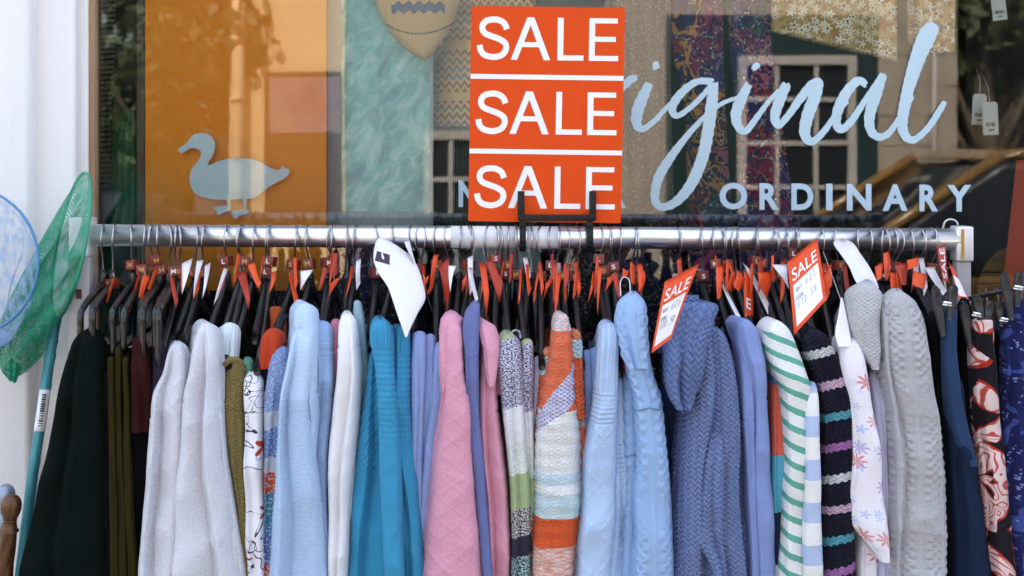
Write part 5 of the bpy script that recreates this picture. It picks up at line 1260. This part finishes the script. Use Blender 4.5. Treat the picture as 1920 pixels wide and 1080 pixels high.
def clip_hanger(label, hx, pads, Y, on_rail):
    zt = rail_z(hx) if on_rail else PZ(540, -.1); t = thing('clip_hanger', label, 'hanger', (PX(hx, 0), 0, zt - .07), 'black clip hangers at the right end')
    for (pp, mid) in pads:
        cl = None
        m = MB()
        for q in pp: paddle(m, *q, Y, .0105)
        cl = child(m, 'clip', CLIPM, t)
        m = MB(); s0, s1 = P(mid[0] - 9, mid[1], Y - .012), P(mid[0] + 9, mid[1] + 3, Y - .012); m.tube([s0, (s0 + s1) / 2 + Vector((0, -.004, 0)), s1], .0022, 8); m.tube([s0 + Vector((0, .002, -.004)), s1 + Vector((0, .002, -.004))], .0016, 8); child(m, 'spring', CHROME, cl)
    m = MB(); mx = pads[0][1]; m.tube([tuple(P(mx[0], mx[1] - 4, Y + .02)), tuple(P(mx[0], mx[1] - 6, 0)), tuple(P(mx[0], mx[1] - 4, .17))], .006, 10); child(m, 'bar', CLIPM, t)
    m = MB(); m.tube([tuple(P(mx[0], mx[1] - 6, -.05)), (PX(hx, 0), -.02, zt - .05), (PX(hx, 0), -.002, zt - .03 if on_rail else zt - .01)], .0018, 8); child(m, 'hook', WIRE, t)
clip_hanger('black clip hanger gripping the denim waistband of the navy jeans', 1758, [(((1753, 536, 1768, 630), (1789, 534, 1779, 600)), (1777, 566))], -.20, True)
clip_hanger('black clip hanger gripping the red flower print dress', 1846, [(((1830, 554, 1842, 610), (1857, 564, 1848, 612)), (1832, 586))], -.19, False)
clip_hanger('black clip hanger between the red flower dress and the blue dress', 1868, [(((1873, 563, 1876, 612), (1806, 566, 1818, 650)), (1884, 596))], -.185, False)
clip_hanger('tall black clip hanger at the right edge above the blue dress', 1900, [(((1882, 510, 1896, 600), (1912, 508, 1906, 575)), (1910, 536))], -.195, False)

# ------------------------------------------------------------------ paper tags
def tagmat(name, border, panel):
    if name in MATS: return MATS[name]
    b = B(name); u, v = b.uv(); inside = u.gt(.10) * u.lt(.90) * v.gt(.36) * v.lt(.93)
    b.put(b.p.inputs['Base Color'], b.mix(inside, border, panel)); b.p.inputs['Roughness'].default_value = .5; MATS[name] = b.mat; return b.mat
TAGF = tagmat('sale_tag_print', (.70, .062, .003), (.80, .78, .80)); TAGO = simple('tag_orange', (.70, .065, .003), .5, noise_amt=.08, nscale=80)
TAGW = simple('tag_white_card', (.74, .71, .74), .6, noise_amt=.03, nscale=60); TAGD = simple('tag_deep_red', (.40, .028, .006), .5, noise_amt=.08, nscale=80); STR = simple('thread', (.55, .5, .52), .7)
INK = simple('pen_ink', (.25, .26, .32), .7)
def quad_map(quad, Y0, Y1, bend):
    tl, tr, br_, bl_ = quad
    def f(a_, b_, t):      # b_: 0 top, 1 bottom
        x = (tl[0]*(1-a_)+tr[0]*a_)*(1-b_)+(bl_[0]*(1-a_)+br_[0]*a_)*b_; y = (tl[1]*(1-a_)+tr[1]*a_)*(1-b_)+(bl_[1]*(1-a_)+br_[1]*a_)*b_
        Y = Y0 + (Y1 - Y0) * b_ + bend * math.sin(math.pi * b_) + .010 * (a_ - .5)
        x += bend * 300 * math.sin(math.pi * b_) * .5
        q = P(x, y, Y); return Vector((q.x, Y + t, q.z))
    return f
_used = {}
def sheet(fm, nu=5, nv=9, th=.0006):
    m = MB(); rows, uvs = [], []
    for j in range(nv):
        b_ = j / (nv - 1); a = [i / (nu - 1) for i in range(nu)]
        rows.append([tuple(fm(x, b_, 0)) for x in a] + [tuple(fm(x, b_, th)) for x in a[::-1]])
        uvs.append([(x, b_) for x in a] + [(x, b_) for x in a[::-1]] + [(0, b_)])
    o = m.grid(rows, uvs, True); w_ = 2 * nu
    m.face([o + k for k in range(w_)]); m.face([o + (nv - 1) * w_ + k for k in range(w_)][::-1]); return m
tag_specs = []
def add_tag(kind, quad, Y=-.045, dY=-.03, bend=.006): tag_specs.append((kind, quad, Y, dY, bend))
O_, W_ = 'orange', 'white'
for q in [(O_,(213,518),(218,520),(202,568),(199,566)),(O_,(260,508),(265,509),(243,586),(239,584)),(O_,(269,514),(282,518),(266,561),(260,556)),(O_,(290,501),(297,502),(281,544),(276,541)),(O_,(318,519),(326,519),(334,562),(330,580)),
 (W_,(341,494),(361,484),(347,534),(341,552)),(W_,(369,489),(382,487),(367,540),(362,561)),(W_,(384,498),(395,492),(385,543),(379,561)),(W_,(420,502),(428,504),(409,556),(400,573)),
 (O_,(443,513),(460,505),(469,562),(466,580)),(O_,(464,497),(477,492),(489,531),(484,541)),(O_,(509,512),(518,508),(512,537),(504,552)),(O_,(540,504),(551,518),(560,562),(554,577)),
 (W_,(563,508),(587,505),(577,520),(563,544)),(O_,(606,504),(616,504),(606,532),(597,547)),(O_,(618,532),(638,517),(631,532),(616,556)),
 (W_,(757,452),(768,450),(781,498),(776,492)),(O_,(789,531),(804,515),(800,531),(791,544)),(O_,(800,548),(818,510),(812,528),(803,553)),(O_,(823,500),(840,483),(845,527),(838,588)),(W_,(841,498),(856,498),(848,522),(844,549)),
 (O_,(866,528),(877,510),(872,535),(865,548)),(W_,(876,501),(885,502),(897,560),(892,568)),(O_,(898,492),(910,495),(917,550),(912,602)),(O_,(911,487),(925,489),(943,529),(937,568)),
 (O_,(974,512),(979,498),(975,560),(971,572)),(O_,(1006,522),(1012,505),(1004,560),(1000,570)),(O_,(1023,531),(1039,512),(1023,550),(1017,568)),(O_,(1043,513),(1054,510),(1047,562),(1040,592)),(O_,(1060,499),(1070,495),(1063,535),(1056,550)),(O_,(1080,501),(1088,513),(1080,550),(1074,562)),
 (O_,(1111,510),(1119,507),(1109,550),(1102,568)),(O_,(1121,501),(1131,498),(1124,556),(1120,592)),(O_,(1139,520),(1154,512),(1142,536),(1134,547)),(O_,(1148,514),(1158,508),(1166,548),(1160,560)),(O_,(1168,502),(1182,512),(1172,520),(1165,522)),
 (O_,(1182,489),(1194,501),(1190,535),(1183,529)),(O_,(1199,519),(1208,506),(1209,529),(1201,556)),(O_,(1343,501),(1360,496),(1352,556),(1345,562)),(O_,(1358,518),(1372,518),(1366,550),(1359,547)),(O_,(1372,510),(1380,510),(1372,547),(1366,543)),(O_,(1382,504),(1398,524),(1385,547),(1377,537)),
 ('E',(1395,508),(1413,508),(1413,606),(1397,594)),(O_,(1420,510),(1452,510),(1437,560),(1423,534)),(W_,(1351,530),(1360,536),(1389,594),(1382,597)),(W_,(1392,492),(1409,507),(1454,594),(1446,603)),(W_,(1448,496),(1476,496),(1479,542),(1468,522)),
 (O_,(1545,520),(1558,492),(1560,535),(1548,550)),(O_,(1670,511),(1694,511),(1687,546),(1671,546)),(O_,(1678,493),(1702,493),(1699,534),(1690,534)),(O_,(1714,508),(1740,515),(1733,543),(1711,534)),(O_,(1700,488),(1722,482),(1720,500),(1702,506)),
 ('V',(1757,461),(1773,458),(1779,530),(1768,526)),('R',(1778,490),(1788,503),(1817,562),(1797,558)),(W_,(1733,501),(1751,501),(1775,545),(1768,554)),(O_,(1640,500),(1655,492),(1652,522),(1643,528))]:
    add_tag(q[0], q[1:])
random.seed(33)
for hx in hooks:
    if hx > 330 and random.random() < .62:
        x = hx + random.uniform(-9, 9); y = random.uniform(474, 500); L = random.uniform(45, 78); sl = (960 - hx) * -.006 + random.uniform(-9, 9); w_ = random.uniform(4, 11)
        add_tag('orange' if random.random() < .95 else 'white', ((x, y), (x + w_, y - random.uniform(-3, 8)), (x + w_ * .8 + sl, y + L * .75), (x + sl, y + L)), random.uniform(-.035, -.005), -.03, .007)
def tagname(kind, quad):
    cx = sum(p[0] for p in quad) / 4; base = {'orange': 'orange sale tag turned nearly edge on above the ', 'white': 'narrow white paper tag turned sideways above the ', 'E': 'orange sale tag with upright lettering above the ', 'V': 'orange sale tag with sideways SALE lettering above the ', 'R': 'red edged white tag hanging right of the '}[kind]
    return base + near(cx), cx
groups = {}
for i, t in enumerate(tag_specs): groups.setdefault(tagname(t[0], t[1])[0], []).append(i)
for nm, ids in groups.items():
    ids.sort(key=lambda i: tagname(tag_specs[i][0], tag_specs[i][1])[1])
    for r_, i in enumerate(ids):
        kind, quad, Y, dY, bend = tag_specs[i]
        ow = order_word(r_, len(ids)); lab = ((ow + ' ') if ow else '') + nm
        Y = Y - .012 * ((i * 7) % 3)
        fm = quad_map(quad, Y, Y + dY, bend if i % 2 else -bend)
        top = fm(.5, 0, 0); t = thing('sale_tag' if kind not in ('white',) else 'paper_tag', lab, 'tag', top, 'orange sale tags hanging from the clothes' if kind != 'white' else 'white paper tags hanging from the clothes')
        mt = TAGW if kind == 'white' else TAGO
        if kind == 'R': mt = TAGF
        if kind == 'V' or i % 5 == 4 and kind == 'orange': mt = TAGD
        child(sheet(fm, 4, 8), 'card', mt, t)
        hx = min(hooks, key=lambda h: abs(h - sum(p[0] for p in quad[:2]) / 2)); hub = Vector((PX(hx, 0), -.004, rail_z(hx) - .066))
        m = MB(); m.tube([tuple(fm(.5, .06, -.0005)), tuple((top + hub) / 2 + Vector((0, 0, .004))), tuple(hub)], .0005, 5); child(m, 'string', STR, t)
        if kind == 'E':
            m = MB(); add_text(m, 'E', lambda a_, b_, s: fm(.22 + .5 * a_, .78 - .22 * b_, -.0012 + s * .0006), .01); child(m, 'lettering', WHITEP, t, False)
        if kind == 'V':
            m = MB(); add_text(m, 'SALE', lambda a_, b_, s: fm(.2 + .6 * (1 - b_) * 1.0, .92 - .84 * a_, -.0012 + s * .0006), .006); child(m, 'lettering', WHITEP, t, False)
def pen(mb, fm, a0, b0, w_, h_, strokes):
    for st in strokes:
        mb.tube([tuple(fm(a0 + x * w_, b0 + (1 - y) * h_, -.0012)) for x, y in st], .0003, 5)
GL = {'£': [[(.9,.85),(.6,1),(.35,.8),(.4,.4),(.15,.05),(.9,.05)],[(.1,.5),(.7,.5)]], '1': [[(.4,.8),(.6,1),(.55,0)]], '2': [[(.1,.8),(.5,1),(.8,.75),(.15,.05),(.9,.05)]], '5': [[(.85,1),(.3,1),(.25,.6),(.7,.6),(.75,.2),(.2,0)]], '0': [[(.5,1),(.15,.5),(.45,0),(.85,.5),(.5,1)]], 'N': [[(.1,0),(.1,1),(.8,0),(.8,1)]], 'O': [[(.5,1),(.1,.5),(.5,0),(.9,.5),(.5,1)]], 'W': [[(0,1),(.25,0),(.5,.7),(.75,0),(1,1)]], 'A': [[(0,0),(.45,1),(.9,0)],[(.2,.4),(.7,.4)]], 'S': [[(.85,.85),(.5,1),(.2,.75),(.75,.3),(.5,0),(.1,.15)]], '.': [[(.4,0),(.5,.06)]]}
def write(mb, fm, s, a0, b0, w_, h_):
    for k, ch in enumerate(s):
        if ch in GL: pen(mb, fm, a0 + k * w_ * 1.2, b0, w_, h_, GL[ch])
def big_tag(label, quad, Y, dY, bend, hx, hole):
    fm = quad_map(quad, Y, Y + dY, bend); top = fm(.5, 0, 0); t = thing('sale_tag', label, 'tag', top, 'large readable sale tags')
    child(sheet(fm, 9, 14), 'card', TAGF, t)
    m = MB(); add_text(m, 'SALE', lambda a_, b_, s: fm(.10 + .80 * a_, .31 - .17 * b_, -.0014 + s * .0008), .006); child(m, 'lettering', WHITEP, t, False)
    m = MB(); write(m, fm, 'WAS', .16, .42, .06, .06); write(m, fm, '£25', .46, .39, .10, .11); write(m, fm, 'NOW', .16, .54, .06, .06); write(m, fm, '£12.50', .17, .62, .085, .10); child(m, 'handwriting', INK, t)
    hub = Vector((PX(hx, 0), -.004, rail_z(hx) - .055)); m = MB(); m.tube([tuple(fm(*hole, -.0006)), tuple(hub)], .0006, 5); child(m, 'string', STR, t)
big_tag('orange sale tag with white price panel tilted beside the steel blue cardigan', [(1247,528),(1311,494),(1259,634),(1221,663)], -.215, -.02, -.004, 1318, (.9, .05))
big_tag('large orange sale tag with white price panel above the navy striped jumper', [(1476,492),(1532,446),(1550,561),(1489,628)], -.10, -.06, .004, 1501, (.5, .06))
def strip_tag(name, label, rows, Yf, mt, hx, extra=None):
    rows = np.array(rows, float); py = np.linspace(rows[0,0], rows[-1,0], 26); xl, xr = pchip(rows[:,0], rows[:,1], py), pchip(rows[:,0], rows[:,2], py)
    def fm(a_, b_, t):
        k = b_ * 25; i = min(int(k), 24); f_ = k - i; q = py[i] + (py[i+1]-py[i]) * f_; l = xl[i] + (xl[i+1]-xl[i]) * f_; r = xr[i] + (xr[i+1]-xr[i]) * f_
        Y = Yf(a_, b_); p = P(l + (r - l) * a_, q, Y); return Vector((p.x, Y + t, p.z))
    t = thing(name, label, 'tag', fm(.5, 0, 0)); child(sheet(fm, 9, 26), 'card', mt, t)
    hub = Vector((PX(hx, 0), -.02, rail_z(hx) - .02)); m = MB(); m.tube([tuple(fm(.5, .12, -.001)), tuple(hub)], .0006, 5); child(m, 'string', STR, t)
    return t, fm
t, fm = strip_tag('paper_tag', 'big white curled paper tag with a dark purple square over the turquoise cardigan', [(446,710,716),(452,705,730),(465,702,751),(485,700,774),(505,706,785),(540,728,795),(556,734,798),(590,745,782),(615,754,770),(632,760,763)], lambda a_, b_: -.05 - .16 * b_ + .035 * (a_ - .5) ** 2 * (1 - b_) - .03 * math.sin(3.1 * b_) * (1 - a_), TAGW, 706)
m = MB(); flatshape([(.10, .13), (.46, .17), (.36, .27), (.03, .23)], 0, lambda a_, b_, s: fm(a_, b_, -.0014 + .0008 * s), 0, m); child(m, 'security_print', simple('dark_purple_ink', (.035, .02, .05), .6), t, False)
strip_tag('paper_tag', 'white curled paper strip above the grey boucle jumper', [(447,1570,1584),(455,1563,1599),(475,1575,1613),(500,1592,1630),(525,1603,1643),(540,1612,1648)], lambda a_, b_: -.03 - .10 * b_ + .02 * math.sin(3 * a_), TAGW, 1573)
strip_tag('paper_tag', 'small white paper strip standing below the large readable sale tag', [(558,1577,1580),(590,1572,1587),(625,1566,1594),(650,1572,1598)], lambda a_, b_: -.15 - .05 * b_, TAGW, 1538)
m = MB(); m.tube([P(*q) for q in catmull([(1164,555,-.15),(1163,530,-.12),(1170,520,-.10),(1180,526,-.11),(1182,552,-.14)], 5)], .0011, 6)
tag(m.build('hanging_loop', STR), 'thin white hanging loop above the light blue cable jumper', 'loop')

# ------------------------------------------------------------------ fishing nets at the left end
def netmat(name, col, dens, cell=.0042):
    b = B(name); u, v = b.uv(); dn = (b.noise(b.vec(u * 1.0, v * .5), 60, 3, .6) - .42).cl() * 1.9 + dens * .72; thr = ((u / cell).fr().lt(dn)).mx((v / cell).fr().lt(dn))
    tr_ = b.n('ShaderNodeBsdfTransparent'); tl_ = b.n('ShaderNodeBsdfTranslucent'); tl_.inputs[0].default_value = (*col, 1)
    b.p.inputs['Base Color'].default_value = (*col, 1); b.p.inputs['Roughness'].default_value = .5
    a1 = b.n('ShaderNodeMixShader'); a1.inputs[0].default_value = .35; b.t.links.new(b.p.outputs[0], a1.inputs[1]); b.t.links.new(tl_.outputs[0], a1.inputs[2])
    a2 = b.n('ShaderNodeMixShader'); b.put(a2.inputs[0], thr); b.t.links.new(tr_.outputs[0], a2.inputs[1]); b.t.links.new(a1.outputs[0], a2.inputs[2]); b.t.links.new(a2.outputs[0], b.out.inputs[0]); return b.mat
GNET = netmat('green_netting', (.015, .34, .19), .42, .0034); BNET = netmat('blue_netting', (.30, .44, .70), .10, .0026)
def net_bag(root, hoop, A_, B_, minor, ydep, Yc, mt, hoopmat, hr, seed, n=44, nt=30, shrink=.2, fk=1.0):
    A_ = catmull(A_, 8); B_ = catmull(B_, 8); rows, uvs = [], []; rs = np.random.RandomState(seed); ph = rs.rand(6) * 6.28
    for j in range(nt):
        t = j / (nt - 1); a_ = A_[int(t * (len(A_) - 1))]; c = B_[int(t * (len(B_) - 1))]
        mid = (a_ + c) / 2; maj = (a_ - c) / 2; L = np.linalg.norm(maj) + 1e-6; pr = np.array([-maj[1], maj[0]]) / L
        if pr[0] < 0: pr = -pr
        row, uu = [], []
        for k in range(n + 1):
            th = 2 * math.pi * k / n; fold = 1 + fk * (.34 * math.sin(4 * th + ph[0] + t) + .26 * math.sin(7 * th + ph[1] + t * 3) + .12 * math.sin(13 * th + ph[2] + t * 5)) * min(1, t * 2.5) * (1 if t < .93 else .4)
            mn_ = minor * (1 - t * shrink); xy = mid + maj * math.cos(th) + pr * mn_ * math.sin(th) * fold
            Y = Yc - ydep * math.sin(th) * fold * (1 - .5 * t); p = P(xy[0], xy[1], Y); row.append(tuple(p)); uu.append((th * .09, t * .30))
        rows.append(row[:n]); uvs.append(uu)
    m = MB(); o = m.grid(rows, uvs, True); m.face([o + (nt - 1) * n + k for k in range(n)]); child(m, 'net', mt, root)
    m = MB(); m.tube([Vector(q) for q in rows[0]] + [Vector(rows[0][0])], hr, 8); child(m, 'hoop', hoopmat, root)
TEALB = wood('teal_bamboo', (.02, .17, .21), (.035, .26, .30), .35, 4, 60, 'z')
gn = thing('fishing_net', 'green fishing net on a teal bamboo handle leaning at the left end of the rail', 'fishing net', P(106, 600, .02))
net_bag(gn, None, [(160,324),(126,375),(78,455),(26,545),(-12,640),(8,696)], [(107,597),(106,602),(101,616),(92,642),(74,672),(38,695)], 26, .085, .035, GNET, simple('green_hoop', (.02, .26, .15), .4), .0028, 4)
hp = [P(*q) for q in catmull([(107,592,.03),(98,640,.02),(87,715,.0),(75,800,-.02),(60,900,-.04),(40,1060,-.06),(8,1330,-.09)], 10)]
rd = []
for q in hp:
    r_ = .0088
    for ny in (640, 668, 722, 868, 990, 1130): r_ += .0016 * math.exp(-((q.z - PZ(ny, q.y)) / .0035) ** 2)
    rd.append(r_)
m = MB(); m.tube(hp, rd, 14); child(m, 'handle', TEALB, gn)
sel = [q for q in hp if PZ(815, q.y) < q.z < PZ(728, q.y)]
m = MB(); m.tube(sel, .0094, 14); ll = child(m, 'label_wrap', simple('label_white', (.72, .71, .73), .6), gn)
m = MB(); random.seed(5)
for k in range(14):
    f_ = .1 + .8 * k / 14; i = f_ * (len(sel) - 1); q = sel[int(i)].lerp(sel[min(int(i) + 1, len(sel) - 1)], i - int(i)); hh = random.choice((.0006, .001, .0015))
    m.box((q.x - .0005, q.y - .0101, q.z - hh), (q.x + .0062, q.y - .0085, q.z + hh))
child(m, 'barcode', BLK, ll, False)
bn = thing('fishing_net', 'pale blue fishing net cut off by the left edge of the photo', 'fishing net', P(-70, 620, -.03))
net_bag(bn, None, [(-62,352),(-56,400),(-48,470),(-40,540),(-30,610)], [(-56,628),(-52,634),(-46,642),(-40,650),(-30,656)], 131, .05, -.03, BNET, simple('blue_hoop', (.06, .20, .42), .4), .0024, 8, shrink=.62, fk=.3)
m = MB(); m.tube([P(-56, 625, -.03), P(-110, 1000, -.06), P(-150, 1330, -.09)], .009, 12); child(m, 'handle', simple('blue_handle', (.06, .2, .42), .4), bn)
tag(drape('green_net_cloth', None, None, [(205, 232, 256), (250, 214, 262), (330, 208, 262), (420, 205, 262)], .30, netmat('dark_green_netting', (.01, .11, .05), .5), 460, .006, 2), 'dark green netting hanging inside the window beside the wooden upright', 'netting')

# ------------------------------------------------------------------ carved stick handles at lower left
BRZ = simple('bronze_wood', (.10, .042, .013), .32, .35, noise_amt=.2, nscale=30, bump=.15); SLV = simple('blue_grey_gloss', (.28, .33, .42), .2, .3, noise_amt=.1)
def stick(label, px, py, Y, lean, mt, knob, twist):
    s_ = (Y + CAM_D) / F; t = thing('walking_stick', label, 'walking stick', P(px, py, Y)); t.rotation_euler = (R(4), lean, 0)
    m = MB(); prof = [(1, 24), (7, 23.4), (12.5, 20), (16.5, 14), (18.6, 5), (18.4, -4), (16, -13), (13, -20), (11, -23)]
    m.lathe([(r * s_, z * s_) for r, z in prof[::-1]], (0, 0, 0), 48, 0, (lambda a_, z: 1 - .11 * math.exp(-(math.sin(3 * a_ + .5) / .22) ** 2)) if knob else None); m.build('knob', mt, t)
    m = MB(); m.lathe([(r * s_, z * s_) for r, z in [(14, -46), (17.5, -46), (18.5, -44.5), (17, -43), (14.5, -41), (12.5, -30), (12, -26), (13, -25), (12.5, -23), (8, -22)]], (0, 0, 0), 32); m.build('collar', mt, t)
    m = MB(); zs = np.linspace(-900, -46, 240); m.lathe([(14.5 * s_, z * s_) for z in zs], (0, 0, 0), 40, 0, (lambda a_, z: 1 + .13 * abs(math.sin(2.5 * a_ - z / s_ * .05)) ** .8 - .07) if twist else None); m.build('shaft', mt, t)
stick('bronze coloured stick handle with ribbed knob and twisted shaft at the lower left', 21, 951, -.16, R(7), BRZ, True, True)
stick('blue grey round stick handle behind the bronze twisted one', 9, 932, -.09, R(7), SLV, False, False)
